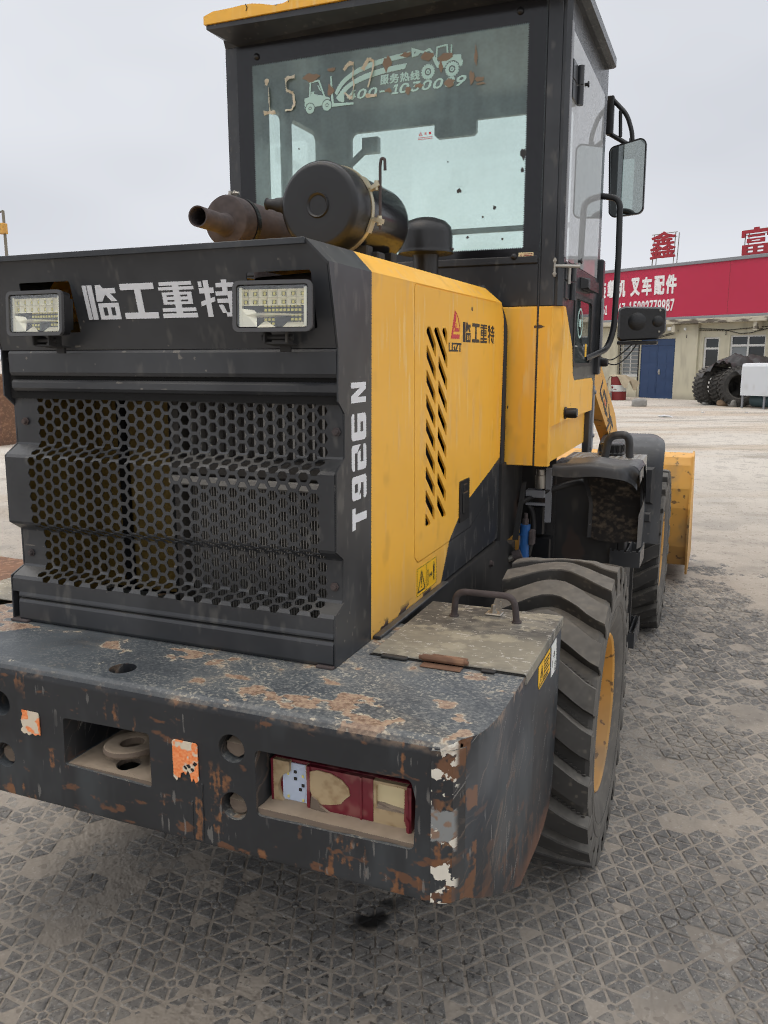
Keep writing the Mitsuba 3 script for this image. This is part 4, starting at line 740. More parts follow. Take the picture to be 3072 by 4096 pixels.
# ---------------------------------------------------------------- on top of the hood
ax = np.array([0, 1.0, 0])
ac = np.array([-1.009, 2.0, 1.989]); R_ = .111
k = put(L, 'air_cleaner', lathe([(0, .41), (R_ - .022, .41), (R_ - .012, .402), (R_ - .003, .385), (R_ - .001, .37), (R_ - .001, .115), (R_ - .006, .105), (0, .10)], ac, ax, 48), 'gloss_black', smooth=35)
put(k, 'end_cap', lathe([(0, .0035), (.024, .0035), (.026, .0), (.030, -.002), (.033, .0035), (R_ - .016, .001), (R_ - .006, .006), (R_ + .0005, .016), (R_ + .002, .095), (R_ - .004, .102), (0, .102)], ac, ax, 56), 'satin_black', smooth=35, label='flat black end cap with a round boss')
put(k, 'clamp_band', lathe([(R_, .094), (R_ + .005, .093), (R_ + .0065, .101), (R_ + .005, .110), (R_, .109)], ac, ax, 56), 'clamp_steel', smooth=50)
def on(a, y, r): return np.array([ac[0] + r * math.cos(a), ac[1] + y, ac[2] + r * math.sin(a)])
a1, a2 = math.radians(24), math.radians(-14)
lug = []
for a in (a1, a2):
    sgn = 1 if a > 0 else -1
    lug.append(hull([on(a + da, y, r) for da in (0, sgn * .30) for y in (.088, .114) for r in (R_ + .004, R_ + .010)]))
    lug.append(hull([on(a + da, y, r) for da in (-.04, .04) for y in (.092, .110) for r in (R_ + .003, R_ + .036)]))
    lug.append(cyl(on(a, .101, R_ + .026) - [0, 0, .012], on(a, .101, R_ + .026) + [0, 0, .012], .007, n=8))
each(k, 'clamp_lug', lug, 'clamp_steel')
px, py = ac[0] + (R_ + .024), ac[1] + .101
put(k, 'clamp_bolt', tube(fillet([(px, py, ac[2] - .055), (px, py, ac[2] + .105), (px + .003, py, ac[2] + .122), (px + .013, py, ac[2] + .120), (px + .014, py, ac[2] + .092)], .012, 4), .0042, 8), 'rust', smooth=50, label='rusty hooked clamp bolt')
each(k, 'saddle', [box(-1.04, -.92, 2.12, 2.16, 1.838, 1.90, .004), box(-1.04, -.92, 2.30, 2.34, 1.838, 1.90, .004), box(-.93, -.90, 2.15, 2.20, 1.845, 1.885, .004)], 'dark_steel')
e0 = np.array([-1.105, 2.05, 2.000])
put(k, 'dust_valve', [lathe([(0, .0), (.022, .0), (.024, .028), (.020, .034), (.018, .05), (.014, .062), (.013, .078), (.016, .082), (.0, .092)], e0, (-1, 0, .14), 20)], 'rubber_hose', smooth=40)
put(k, 'valve_clip', lathe([(.0245, .010), (.0265, .010), (.0265, .015), (.0245, .015)], e0, (-1, 0, .14), 24, True), 'clamp_steel')
mc = np.array([-1.291, 2.0, 1.968])
k = put(L, 'muffler', lathe([(0, -.001), (.052, -.001), (.0655, .004), (.0685, .010), (.0685, .055), (.0665, .058), (.0665, .42), (0, .43)], mc, ax, 44), 'rust', smooth=35, label='rusty brown muffler drum')
put(k, 'strap', lathe([(.068, .060), (.0705, .060), (.0705, .078), (.068, .078)], mc, ax, 44, True), 'satin_black', smooth=50)
pp = [mc + np.array([0, -.005, -.012]), mc + np.array([.004, -.05, -.013]), mc + np.array([.022, -.16, -.015])]
put(k, 'tail_pipe', lathe([(.026, 0), (.0262, .17), (.0232, .17), (.0232, .02), (0, .02)], mc + np.array([.002, .01, -.012]), (.12, -1, -.012), 28), 'rust', smooth=40)
put(k, 'weld', lathe([(.026, -.006), (.031, -.002), (.031, .004), (.026, .010)], mc + np.array([.002, -.002, -.012]), (.12, -1, -.012), 24), 'rust', smooth=50)
put(k, 'strap_bolt', [box(-1.313, -1.306, 2.058, 2.085, 2.034, 2.056), cyl((-1.318, 2.07, 2.050), (-1.286, 2.07, 2.050), .004, n=8), bolt((-1.300, 2.07, 2.050), (1, 0, 0), .007, .008), bolt((-1.312, 2.07, 2.050), (-1, 0, 0), .007, .007)], 'galvanised')
put(k, 'riser', [cyl((-1.29, 2.20, 1.80), (-1.29, 2.20, 1.93), .03, n=20), box(-1.33, -1.25, 2.32, 2.36, 1.83, 1.92)], 'rust')
pc = (-.958, 2.70, 1.80)
k = put(L, 'intake_cap', lathe([(0, .256), (.035, .254), (.066, .243), (.083, .226), (.0885, .205), (.0890, .155), (.0925, .146), (.0925, .141), (.086, .139), (.045, .136), (.042, .12), (.042, .0)], pc, (0, 0, 1), 44), 'satin_black', smooth=35, label='black mushroom-shaped air intake cap')
put(k, 'clip', lathe([(.0425, .055), (.045, .055), (.045, .064), (.0425, .064)], pc, (0, 0, 1), 28, True), 'galvanised')
put(k, 'cap_bolt', bolt((-.869, 2.70, 1.952), (1, 0, 0), .005, .008), 'rust')
# ---------------------------------------------------------------- cab
CX0, CX1, CY = -1.922, -0.588, 3.03
cab = lab(L + '__cab', 'black and yellow cab with a large rear window')
CR = put(cab, 'rear_frame', [ext(sbox(CX0, 1.782, CX1, 2.835).difference(sbox(-1.862, 1.957, -.650, 2.797)), 'y', CY, CY + .03),
     box(-.645, -.640, CY - .004, CY, 1.20, 2.80), box(CX0, -1.868, CY - .0035, CY, 1.79, 2.80, .001)], 'cab_black')
put(CR, 'pillar_face', box(-.6385, CX1, CY - .006, CY, 1.782, 2.83, .002), 'cab_black')
put(CR, 'header', hull([(CX0, CY - .002, 2.802), (CX1, CY - .002, 2.802), (CX0, CY - .02, 2.84), (CX1, CY - .02, 2.84), (CX0, CY + .02, 2.802), (CX1, CY + .02, 2.802), (CX0, CY + .02, 2.84), (CX1, CY + .02, 2.84)]), 'cab_black')
put(CR, 'sill', box(-1.86, -.650, CY - .010, CY + .02, 1.930, 1.957, .003), 'cab_black')
# rear window: dusty pane with a black printed border, teeth along the inner edge
x0, x1, z0, z1, st = -1.803, -.7015, 1.983, 2.727, .0072
def teeth(a, b, inward, fixed, horiz):
    n = int(abs(b - a) / st); out = []
    for i in range(n + 1):
        t = a + (b - a) * i / n; tm = a + (b - a) * (i + .5) / n
        out.append((t, fixed) if horiz else (fixed, t))
        if i < n: out.append((tm, fixed + inward * .0055) if horiz else (fixed + inward * .0055, tm))
    return out
inner = Polygon(teeth(x0, x1, 1, z0, True) + teeth(z0, z1, -1, x1, False) + teeth(x1, x0, -1, z1, True) + teeth(z1, z0, 1, x0, False)).buffer(0)
GY = CY - .006
scene_pane = strip(sbox(0, 0, 1.226, .855), (-1.869, GY, 1.950), (1, 0, 0), (0, 0, 1), -.0001)
rw = put(cab, 'rear_window', trimesh.Trimesh([(-1.869, GY, 1.945), (-.643, GY, 1.945), (-.643, GY, 2.801), (-1.869, GY, 2.801)], [[0, 1, 2], [0, 2, 3]], process=False), 'rear_glass', label='dusty green-tinted rear window with peeling decals')
put(rw, 'printed_border', ext(sbox(-1.8685, 1.9455, -.6435, 2.8005).difference(inner), 'y', GY - .0012, GY - .0004), 'gloss_black')
each(rw, 'window_bolt', [lathe([(0, .012), (.008, .011), (.012, .005), (.0125, 0)], (x, GY - .001, z), (0, -1, 0), 16) for x, z in ((-1.777, 2.754), (-.735, 2.764), (-.735, 1.956), (-1.777, 1.96))], 'satin_black', smooth=50)
DY0, DY1 = GY - .0024, GY - .0013
def decal(name, poly, m='mint_vinyl', a=DY0, b=DY1, label=None): return put(rw, name, ext(poly, 'y', a, b), m, label=label)
fork = unary_union([Polygon([(-1.571, 2.578), (-1.549, 2.583), (-1.500, 2.584), (-1.486, 2.578), (-1.464, 2.571), (-1.460, 2.548), (-1.571, 2.543)]),
    LineString([(-1.549, 2.580), (-1.545, 2.634), (-1.509, 2.636), (-1.486, 2.578)]).buffer(.0032), Polygon([(-1.540, 2.600), (-1.530, 2.600), (-1.530, 2.590), (-1.515, 2.588), (-1.515, 2.582), (-1.545, 2.582)]),
    Polygon([(-1.461, 2.645), (-1.455, 2.646), (-1.447, 2.548), (-1.457, 2.546)]), Polygon([(-1.447, 2.549), (-1.365, 2.543), (-1.365, 2.536), (-1.458, 2.537), (-1.456, 2.549)]), LineString([(-1.503, 2.600), (-1.512, 2.618)]).buffer(.002)])
w1, w2 = Point(-1.548, 2.541), Point(-1.476, 2.545)
fork = fork.difference(unary_union([w1.buffer(.021), w2.buffer(.022)])).union(unary_union([w1.buffer(.018).difference(w1.buffer(.0065)), w2.buffer(.019).difference(w2.buffer(.0065)), w1.buffer(.004), w2.buffer(.004)]))
decal('forklift_decal', fork, label='pale forklift silhouette decal')
def curve(top, bot): return Polygon(fillet([np.array(p) for p in top], .05, 6) + fillet([np.array(p) for p in bot], .05, 6)).buffer(0)
decal('swoosh_decal', unary_union([curve([(-1.443, 2.585), (-1.417, 2.624), (-1.355, 2.658), (-1.263, 2.680), (-1.136, 2.690)], [(-1.148, 2.672), (-1.263, 2.662), (-1.355, 2.640), (-1.405, 2.612), (-1.434, 2.575)]),
    curve([(-1.438, 2.566), (-1.405, 2.601), (-1.343, 2.631), (-1.257, 2.648), (-1.150, 2.652)], [(-1.159, 2.634), (-1.233, 2.630), (-1.318, 2.617), (-1.380, 2.598), (-1.405, 2.575), (-1.402, 2.546), (-1.424, 2.553)])]))
ld = unary_union([Polygon([(-1.133, 2.701), (-1.092, 2.686), (-1.108, 2.672), (-1.131, 2.669)]).difference(Point(-1.120, 2.683).buffer(.004)), LineString([(-1.095, 2.683), (-1.085, 2.680), (-1.064, 2.687), (-1.055, 2.678), (-1.043, 2.650)]).buffer(.004),
    LineString([(-1.039, 2.634), (-1.035, 2.690), (-.998, 2.693), (-.995, 2.655)]).buffer(.003), Polygon([(-1.060, 2.672), (-1.040, 2.655), (-1.030, 2.640), (-.99, 2.658), (-.945, 2.656), (-.944, 2.638), (-.938, 2.636), (-.940, 2.618), (-.962, 2.614), (-1.035, 2.622), (-1.05, 2.65)]), LineString([(-.981, 2.69), (-.982, 2.655)]).buffer(.0025)])
w1, w2 = Point(-1.069, 2.613), Point(-.978, 2.611)
def cog(w): return unary_union([w.buffer(.0235)] + [affinity.rotate(sbox(w.x + .021, w.y - .0022, w.x + .0265, w.y + .0022), 20 * i, origin=w) for i in range(18)]).difference(w.buffer(.0125)).union(w.buffer(.0075).difference(w.buffer(.003)))
decal('loader_decal', ld.difference(unary_union([w1.buffer(.029), w2.buffer(.029)])).union(unary_union([cog(w1), cog(w2)])), label='pale wheel loader silhouette decal')
for ch, a, b in zip('服务热线', (-1.256, -1.218, -1.177, -1.137), (-1.222, -1.181, -1.140, -1.101)):
    decal('hotline_lettering', fit(glyph(ch), a, 2.591, b, 2.6235))
x = -1.393
for ch in '400-1030009':
    if ch == '-': decal('hotline_lettering', sbox(x + .004, 2.565, x + .046, 2.571)); x += .052; continue
    wd = .026 if ch == '1' else .0385
    decal('hotline_lettering', fit(glyph(ch), x, 2.553, x + wd, 2.586, .25)); x += wd + .005
# earlier taped numerals, curling and half gone
pr = np.random.default_rng(12)
def tape(pts, w=.0045):
    ms = []
    for a, b in zip(pts, pts[1:]):
        a, b = np.array(a), np.array(b); d = b - a; ln = np.linalg.norm(d); nrm = np.array([-d[1], d[0]]) / ln; n = 5
        v, f = [], []
        for i in range(n):
            t = i / (n - 1); c = a + d * t; w_ = w * (.6 + .8 * pr.random())
            for s_ in (-1, 1): q = c + nrm * w_ * s_; v.append((q[0], GY - .003 - .009 * pr.random() * (s_ > 0), q[1]))
        for i in range(n - 1): f += [(2 * i, 2 * i + 2, 2 * i + 3), (2 * i, 2 * i + 3, 2 * i + 1)]
        ms.append(trimesh.Trimesh(v, f, process=False))
    return M(*ms)
put(rw, 'taped_numeral', [tape([(-1.738, 2.645), (-1.730, 2.668)], .006), tape([(-1.726, 2.636), (-1.724, 2.545)], .0035), tape([(-1.75, 2.545), (-1.698, 2.543)], .007)], 'peeled_tape')
put(rw, 'taped_numeral', [tape([(-1.610, 2.662), (-1.648, 2.658)], .007), tape([(-1.650, 2.662), (-1.647, 2.615)], .004), tape([(-1.647, 2.617), (-1.619, 2.603), (-1.614, 2.565), (-1.626, 2.545), (-1.655, 2.545)], .005)], 'peeled_tape')
put(rw, 'taped_numeral', [tape([(-1.402, 2.658), (-1.382, 2.680), (-1.361, 2.676)], .006), tape([(-1.363, 2.676), (-1.366, 2.630), (-1.361, 2.600), (-1.372, 2.556)], .0035), tape([(-1.372, 2.555), (-1.400, 2.580)], .004)], 'peeled_tape')
put(rw, 'taped_numeral', [tape([(-1.325, 2.650), (-1.300, 2.686), (-1.278, 2.672)], .006), tape([(-1.281, 2.672), (-1.285, 2.64), (-1.305, 2.588)], .0035), tape([(-1.314, 2.559), (-1.268, 2.557)], .005)], 'peeled_tape')
def blot(cx, cz, rx, rz, n=11): return Polygon([(cx + rx * math.cos(a) * (.55 + .75 * pr.random()), cz + rz * math.sin(a) * (.45 + .9 * pr.random())) for a in np.linspace(0, 6.283, n)[:-1]]).buffer(.001)
res = [blot(-1.540, 2.652, .030, .014), blot(-1.455, 2.668, .018, .006), blot(-1.228, 2.660, .015, .024), blot(-1.155, 2.681, .018, .008), blot(-1.075, 2.664, .026, .017), blot(-1.005, 2.652, .025, .014), blot(-1.02, 2.625, .006, .025), blot(-.89, 2.64, .005, .03), blot(-.905, 2.575, .008, .02), blot(-.878, 2.566, .022, .006), blot(-.872, 2.55, .018, .003), blot(-1.145, 2.562, .013, .014), blot(-1.102, 2.571, .014, .008), blot(-.985, 2.566, .02, .012), blot(-1.46, 2.592, .016, .02), blot(-1.222, 2.568, .014, .006)]
for i, r_ in enumerate(res): decal('tape_residue', r_.buffer(0), 'brown_residue', GY - .0032 - .0001 * i, GY - .0025 - .0001 * i)
tri = Polygon([(-1.102, 2.400), (-1.090, 2.400), (-1.096, 2.410)])
decal('caution_print', unary_union([tri.exterior.buffer(.0008), fit(glyph('注'), -1.081, 2.401, -1.072, 2.4095), fit(glyph('意'), -1.064, 2.401, -1.055, 2.4095)] + [sbox(-1.105 + .004 * i, 2.391 - .0055 * j, -1.1025 + .004 * i, 2.3935 - .0055 * j) for i in range(14) for j in range(2)]), 'red_vinyl')
ys = put(rw, 'cream_sticker', ext(rrect(-.7195, 1.9465, -.6650, 1.9690, .002), 'y', GY - .0026, GY - .0014), 'sticker_cream', label='small cream caution sticker in the window corner')
put(rw, 'sticker_print', ext(unary_union([Polygon([(-.716, 1.951), (-.704, 1.951), (-.710, 1.963)]).exterior.buffer(.0007)] + [sbox(-.700, z, -.668, z + .0026) for z in (1.962, 1.9565, 1.951)]), 'y', GY - .0032, GY - .0025), 'drum_red')
for x, z, r, q in ((-.947, 2.196, .008, 1), (-.812, 2.130, .006, 1), (-.911, 2.032, .004, 1), (-.855, 2.10, .003, 1), (-.78, 2.02, .003, 1), (-.99, 2.30, .002, 1), (-1.6, 2.40, .003, 1), (-.713, 2.306, .010, 2), (-.714, 2.25, .005, 1.6)): decal('mud_speck', blot(x, z, r, r * q), 'dark_steel')
# lower rear wall
put(cab, 'lower_panel', box(CX0, -.647, CY - .004, CY + .03, 1.200, 1.780, .002), 'yellow_paint')
put(cab, 'lower_corner', ext(Polygon([(-.6395, CY - .004), (CX1 - .004, CY - .004), (CX1, CY), (CX1, CY + .03), (-.6395, CY + .03)]), 'z', 1.200, 1.780), 'yellow_paint')
put(cab, 'upper_band', box(CX0, -.647, CY - .003, CY + .03, 1.7825, 1.929, .002), 'cab_black')
# right-hand side
SX = -.56
put(cab, 'corner_pillar', ext(Polygon([(CX1, CY), (CX1, CY + .03), (SX - .004, CY + .078), (SX, CY + .05), (SX, CY + .018), (CX1 + .012, CY - .002)]), 'z', 1.782, 2.83), 'cab_black')
put(cab, 'pillar_trim', box(SX - .004, SX + .0015, CY + .016, CY + .046, 1.95, 2.72, .001), 'grey_trim')
D0, D1 = 3.085, 3.852
put(cab, 'door_header', box(SX - .02, SX - .002, CY + .05, 3.95, 2.702, 2.835), 'cab_black')
dg = put(cab, 'door_glass', trimesh.Trimesh([(SX, D0, 1.943), (SX, D1, 1.943), (SX, D1, 2.700), (SX, D0, 2.700)], [[0, 1, 2], [0, 2, 3]], process=False), 'hazy_glass', label='frameless door glass reflecting the pale sky')
each(dg, 'glass_stud', [lathe([(0, .016), (.010, .015), (.011, .010), (.006, .008), (.006, 0)], (SX, y, z), (1, 0, 0), 14) for y, z in ((3.345, 2.60), (3.345, 1.965))], 'satin_black', smooth=40)
dl = put(cab, 'door_lower', ext(sbox(D0, 1.500, D1, 1.942).difference(rrect(3.30, 1.56, 3.745, 1.845, .03)), 'x', SX - .03, SX - .002), 'cab_black')
put(dl, 'window_gasket', ext(rrect(3.30, 1.56, 3.745, 1.845, .03).difference(rrect(3.325, 1.575, 3.728, 1.825, .025)), 'x', SX - .008, SX + .003), 'rubber_hose')
put(dl, 'lower_glass', trimesh.Trimesh([(SX - .004, 3.30, 1.56), (SX - .004, 3.745, 1.56), (SX - .004, 3.745, 1.845), (SX - .004, 3.30, 1.845)], [[0, 1, 2], [0, 2, 3]], process=False), 'cab_glass')
put(dl, 'glass_sticker', [ext(Point(3.47, 1.735).buffer(.06).difference(Point(3.47, 1.735).buffer(.052)), 'x', SX - .0035, SX - .0027), box(SX - .0035, SX - .0027, 3.45, 3.49, 1.72, 1.75)], 'mint_vinyl')
put(dl, 'glass_label', box(SX - .0035, SX - .0027, 3.62, 3.66, 1.60, 1.655), 'sticker_yellow')
for zc in (2.545, 1.872):
    put(cab, 'door_hinge', [box(SX - .002, SX + .006, 3.07, 3.16, zc - .062, zc - .004, .001), box(SX - .002, SX + .006, 3.07, 3.16, zc + .002, zc + .062, .001), cyl((SX + .014, 3.165, zc - .065), (SX + .014, 3.165, zc - .002), .012, n=14), cyl((SX + .014, 3.165, zc + .002), (SX + .014, 3.165, zc + .065), .012, n=14)], 'cab_black', smooth=30)
put(cab, 'door_stop', [box(CX1 - .002, CX1 + .004, CY - .016, CY + .01, 1.880, 1.945, .001), cyl((CX1, CY - .008, 1.918), (SX + .05, CY + .05, 1.918), .006, n=10), bolt((CX1 + .002, CY - .016, 1.935), (0, -1, 0), .006, .006), bolt((CX1 + .002, CY - .016, 1.890), (0, -1, 0), .006, .006), cyl((SX + .01, 3.10, 1.86), (SX + .01, 3.10, 1.925), .007, n=10)], 'galvanised', smooth=30)
put(cab, 'door_grip', hull([(SX, y, z) for y in (3.42, 3.70) for z in (1.868, 1.912)] + [(SX + .034, y, z) for y in (3.45, 3.68) for z in (1.866, 1.908)] + [(SX + .03, y, z) for y in (3.43, 3.70) for z in (1.872, 1.902)]), 'satin_black')
yl = Polygon([(CY + .02, 1.3625), (CY + .02, 1.780), (3.095, 1.780), (3.26, 1.64), (3.30, 1.53), (3.34, 1.508), (3.80, 1.508), (3.84, 1.49), (3.84, 1.3625)])
bulge = man(ext(yl, 'x', SX - .05, SX + .004))
kz = put(cab, 'side_skirt', unman(bulge), 'yellow_paint', smooth=20)
put(cab, 'skirt_facet', hull([(CX1, CY + .004, 1.780), (CX1, CY + .004, 1.345), (SX + .004, CY + .021, 1.3625), (SX + .004, CY + .021, 1.70), (SX - .004, CY + .021, 1.780), (CX1, CY + .03, 1.78), (CX1, CY + .03, 1.345)]), 'yellow_paint')
each(cab, 'lower_skirt', [box(CX1 - .03, CX1 + .001, CY + .031, 3.38, 1.214, 1.361, .001), box(CX1 - .03, CX1 + .001, 3.383, 3.84, 1.214, 1.361, .001)], 'yellow_paint')
put(cab, 'skirt_bumper', lathe([(0, .052), (.016, .052), (.019, .046), (.019, .012), (.023, .010), (.023, 0)], (SX, 3.15, 1.392), (1, 0, 0), 18), 'satin_black', smooth=40)
each(cab, 'front_pillar', [box(SX - .035, SX - .003, 3.845, 3.95, 1.15, 2.83, .004), box(SX - .02, SX + .02, 3.90, 3.96, 1.52, 2.03, .006)], 'cab_black')
each(cab, 'pillar_plate', [ext(rrect(3.885, 1.17, 3.925, 1.47, .018), 'x', SX - .003, SX + .004), bolt((SX + .004, 3.905, 1.44), (1, 0, 0), .012, .008), bolt((SX + .004, 3.905, 1.24), (1, 0, 0), .012, .008), ext(rrect(3.885, 1.60, 3.925, 1.86, .018), 'x', SX + .02, SX + .027)], 'grey_trim')
rail = fillet([(SX - .01, 3.90, 2.300), (-.482, 3.90, 2.285), (-.477, 3.90, 2.05), (-.482, 3.90, 1.72), (-.505, 3.88, 1.635), (SX - .01, 3.66, 1.592)], .06, 8)
put(cab, 'hand_rail', tube(rail, .0135, 14), 'satin_black', smooth=60)
put(cab, 'rubber_stop', [lathe([(0, .05), (.016, .05), (.02, .04), (.02, .01), (.012, 0)], (SX + .0, 3.97, 1.575), (1, -.1, 0), 14)], 'rubber_hose', smooth=40)
# roof: black lip with yellow moulded top
RY = 2.905
put(cab, 'roof', [hull([(x, y, z) for x, z in ((-1.926, 2.832), (-1.926, 2.846), (-.519, 2.842), (-.519, 2.808)) for y in (RY, 3.86)] + [(x, y, 2.800) for x in (-1.86, -.545) for y in (3.0, 3.85)] + [(-.535, 3.90, 2.815), (-.535, 3.90, 2.842), (-1.90, 3.92, 2.842)])], 'cab_black')
ry = []
for i in range(33):
    t = i / 32; x = -1.932 + t * 1.38; f_ = max(0, min(1, (x + 1.62) / .35))
    ry.append((x, 2.888 + .004 * math.exp(-((x + 1.74) / .05) ** 2) - .020 * math.exp(-((x + 1.60) / .07) ** 2) + .03 * f_))
put(cab, 'roof_top', ext(Polygon([(-1.932, 2.8475)] + [(x, z - (.012 if i in (0, 32) else 0)) for i, (x, z) in enumerate(ry)] + [(-.552, 2.8475)]), 'y', RY - .008, 3.88), 'yellow_paint', smooth=25, label='yellow moulded cab roof')
put(cab, 'roof_crack', tube([(-1.745, RY - .009, 2.892), (-1.738, RY - .0095, 2.880), (-1.743, RY - .009, 2.868)], .0016, 6), 'dark_steel')
# inside
LXi = -1.885
put(cab, 'ceiling', box(CX0 + .03, SX - .03, CY + .035, 4.03, 2.735, 2.745), 'satin_black')
put(cab, 'front_frame', [ext(sbox(CX0 + .02, 1.3, SX - .02, 2.74).difference(unary_union([rrect(-1.780, 1.45, -.70, 2.678, .03)])), 'y', 3.905, 3.93), box(-1.84, -.60, 3.88, 3.905, 2.172, 2.196, .004), box(-1.33, -1.13, 3.84, 3.90, 2.60, 2.72, .015)], 'satin_black')
put(cab, 'windscreen', trimesh.Trimesh([(-1.80, 3.918, 1.4), (-.68, 3.918, 1.4), (-.68, 3.918, 2.70), (-1.80, 3.918, 2.70)], [[0, 1, 2], [0, 2, 3]], process=False), 'cab_glass')
put(cab, 'far_side_wall', ext(sbox(CY + .03, 1.20, 3.95, 2.74).difference(unary_union([rrect(3.295, 2.05, 3.452, 2.656, .02), rrect(3.495, 1.9, 3.80, 2.656, .03)])), 'x', CX0, LXi), 'cab_black')
put(cab, 'far_side_glass', trimesh.Trimesh([(-1.90, 3.2, 1.85), (-1.90, 3.85, 1.85), (-1.90, 3.85, 2.68), (-1.90, 3.2, 2.68)], [[0, 1, 2], [0, 2, 3]], process=False), 'cab_glass')
put(cab, 'wiper_motor', [tube([(-1.66, 3.86, 2.60), (-1.80, 3.87, 2.50)], .016, 8), box(-1.70, -1.62, 3.86, 3.90, 2.57, 2.64)], 'satin_black')
put(cab, 'floor', box(CX0 + .03, SX - .04, CY + .035, 3.92, 1.30, 1.33), 'dark_void')
each(cab, 'seat', [box(-1.52, -.98, 3.22, 3.34, 1.50, 1.90, .05), box(-1.52, -.98, 3.24, 3.68, 1.38, 1.52, .05)], 'satin_black')
put(cab, 'console', box(-1.6, -.8, 3.80, 3.90, 1.33, 1.75, .03), 'satin_black')
# ---------------------------------------------------------------- chassis, wheels, running gear
fr = put(L, 'rear_frame', [ext(Polygon([(1.76, .9185), (3.02, .9185), (3.28, .80), (3.28, .46), (2.2, .46), (1.9, .55), (1.76, .70)]), 'x', -.765, -.747), ext(Polygon([(1.76, .9185), (3.02, .9185), (3.28, .80), (3.28, .46), (2.2, .46), (1.9, .55), (1.76, .70)]), 'x', -1.744, -1.726),
      box(-1.72, -.77, 1.92, 3.2, .42, .60), box(-1.72, -.77, 2.9, 2.95, .6, 1.25), box(-1.5, -1.0, 3.2, 4.3, .40, .62)], 'dark_steel')
put(fr, 'frame_bolt', [bolt((-.747, 2.83, .86), (1, 0, 0), .012, .012)], 'rust')
put(fr, 'frame_rail', box(-.7555, -.735, 1.76, 2.30, .9225, .9315, .002), 'black_paint')
put(L, 'rear_axle', [cyl((-.62, 2.58, .47), (-1.87, 2.58, .47), .085, n=20), lathe([(0, -.17), (.15, -.13), (.19, 0), (.15, .13), (0, .17)], (HC, 2.58, .47), (0, 1, 0), 20)], 'dark_steel', smooth=40)
put(L, 'front_axle', [cyl((-.62, 5.06, .47), (-1.87, 5.06, .47), .085, n=20), lathe([(0, -.17), (.15, -.13), (.19, 0), (.15, .13), (0, .17)], (HC, 5.06, .47), (0, 1, 0), 20)], 'dark_steel', smooth=40)
put(L, 'front_frame', [box(-1.62, -.87, 4.35, 5.5, .42, .98, .02), hull([(x, y, z) for x in (-1.5, -.99) for y, z in ((4.45, .95), (5.1, .95), (4.6, 1.6), (4.85, 1.6))])], 'yellow_dirty')
put(L, 'underbody', box(-1.70, -.79, 1.72, 2.9, .66, .90), 'dark_void')

HT, RC = .166, .485
def tyre_mesh(seed):
    r = np.random.default_rng(seed)
    pr_ = [(.232, -.105), (.245, -.130), (.29, -.152), (.36, -.164), (.41, -.1655), (.430, -.162), (.438, -.150), (.440, 0), (.438, .150), (.430, .162), (.41, .1655), (.385, .1645), (.382, .1665), (.36, .166), (.357, .164), (.31, .159), (.275, .149), (.252, .137), (.243, .110)]
    ms = [lathe(pr_, (0, 0, 0), (1, 0, 0), 88)]
    n = 22
    for k in range(n):
        p0 = 2 * math.pi * k / n + .012 * r.standard_normal(); jit = .010 * r.standard_normal(3)
        rows = []
        for u in np.linspace(-1, 1, 13):
            bend = .205 * (math.sqrt(u * u + .045) - .212) / .81
            if abs(u) > .78: bend += (abs(u) - .78) * -.10
            th = .165 * (1 - .06 * u * u)
            rt = RC - .012 * u * u + .0012 * r.standard_normal()
            rows.append((u * HT, rt, .432, p0 - bend, th, th * 1.13))
        for sgn, at in ((-1, 0), (1, len(rows))):
            x, rt, rb, p, t0, t1 = rows[0] if at == 0 else rows[-1]
            side = [(sgn * (HT + .0035), rt - .030, .43, p - .01, t0 * .95, t1), (sgn * (HT + .002), rt - .075, .405, p - .03, t0 * .55, t1 * .6)]
            rows = (side[::-1] + rows) if at == 0 else (rows + side)
        v = []
        for x, rt, rb, p, t0, t1 in rows:
            for rr, t in ((rb, t1), (rt - .004, t0 * 1.02), (rt, t0 * .93)):
                for sg in (-1, 1): v.append((x if rr == rt or abs(x) <= HT else x * .985, rr * math.sin(p + sg * t / 2), rr * math.cos(p + sg * t / 2)))
        f = []; m = 6
        for i in range(len(rows) - 1):
            a, b = i * m, (i + 1) * m
            for q0, q1 in ((0, 2), (2, 4), (4, 5), (5, 3), (3, 1)):
                f += [(a + q0, b + q0, b + q1), (a + q0, b + q1, a + q1)]
        e = (len(rows) - 1) * m
        f += [(0, 2, 3), (0, 3, 1), (2, 4, 5), (2, 5, 3), (e + 0, e + 3, e + 2), (e + 0, e + 1, e + 3), (e + 2, e + 5, e + 4), (e + 2, e + 3, e + 5)]
        ms.append(trimesh.Trimesh(v, f, process=False))
        # worn cord marks along the trailing foot of the lug
        for u in np.linspace(-.2, .9, 15):
            bend = .205 * (math.sqrt(u * u + .045) - .212) / .81; p = p0 - bend + .5 * .165 * 1.13 + .014
            q = np.array([u * HT, .4405 * math.sin(p), .4405 * math.cos(p)]); rad = q * [0, 1, 1] / .4405
            ms.append(hull([q + rad * h_ + np.array([dx, 0, 0]) + np.cross([1, 0, 0], rad) * dt for h_ in (0, .004) for dx in (-.0045, .0045) for dt in (-.003, .003)]))
    # raised ribs on the outer sidewall
    for rr, xx in ((.285, .150), (.318, .158), (.345, .1625)): ms.append(lathe([(rr - .003, xx - .006), (rr, xx + .0015), (rr + .003, xx - .004)], (0, 0, 0), (1, 0, 0), 88))
    return M(*ms)
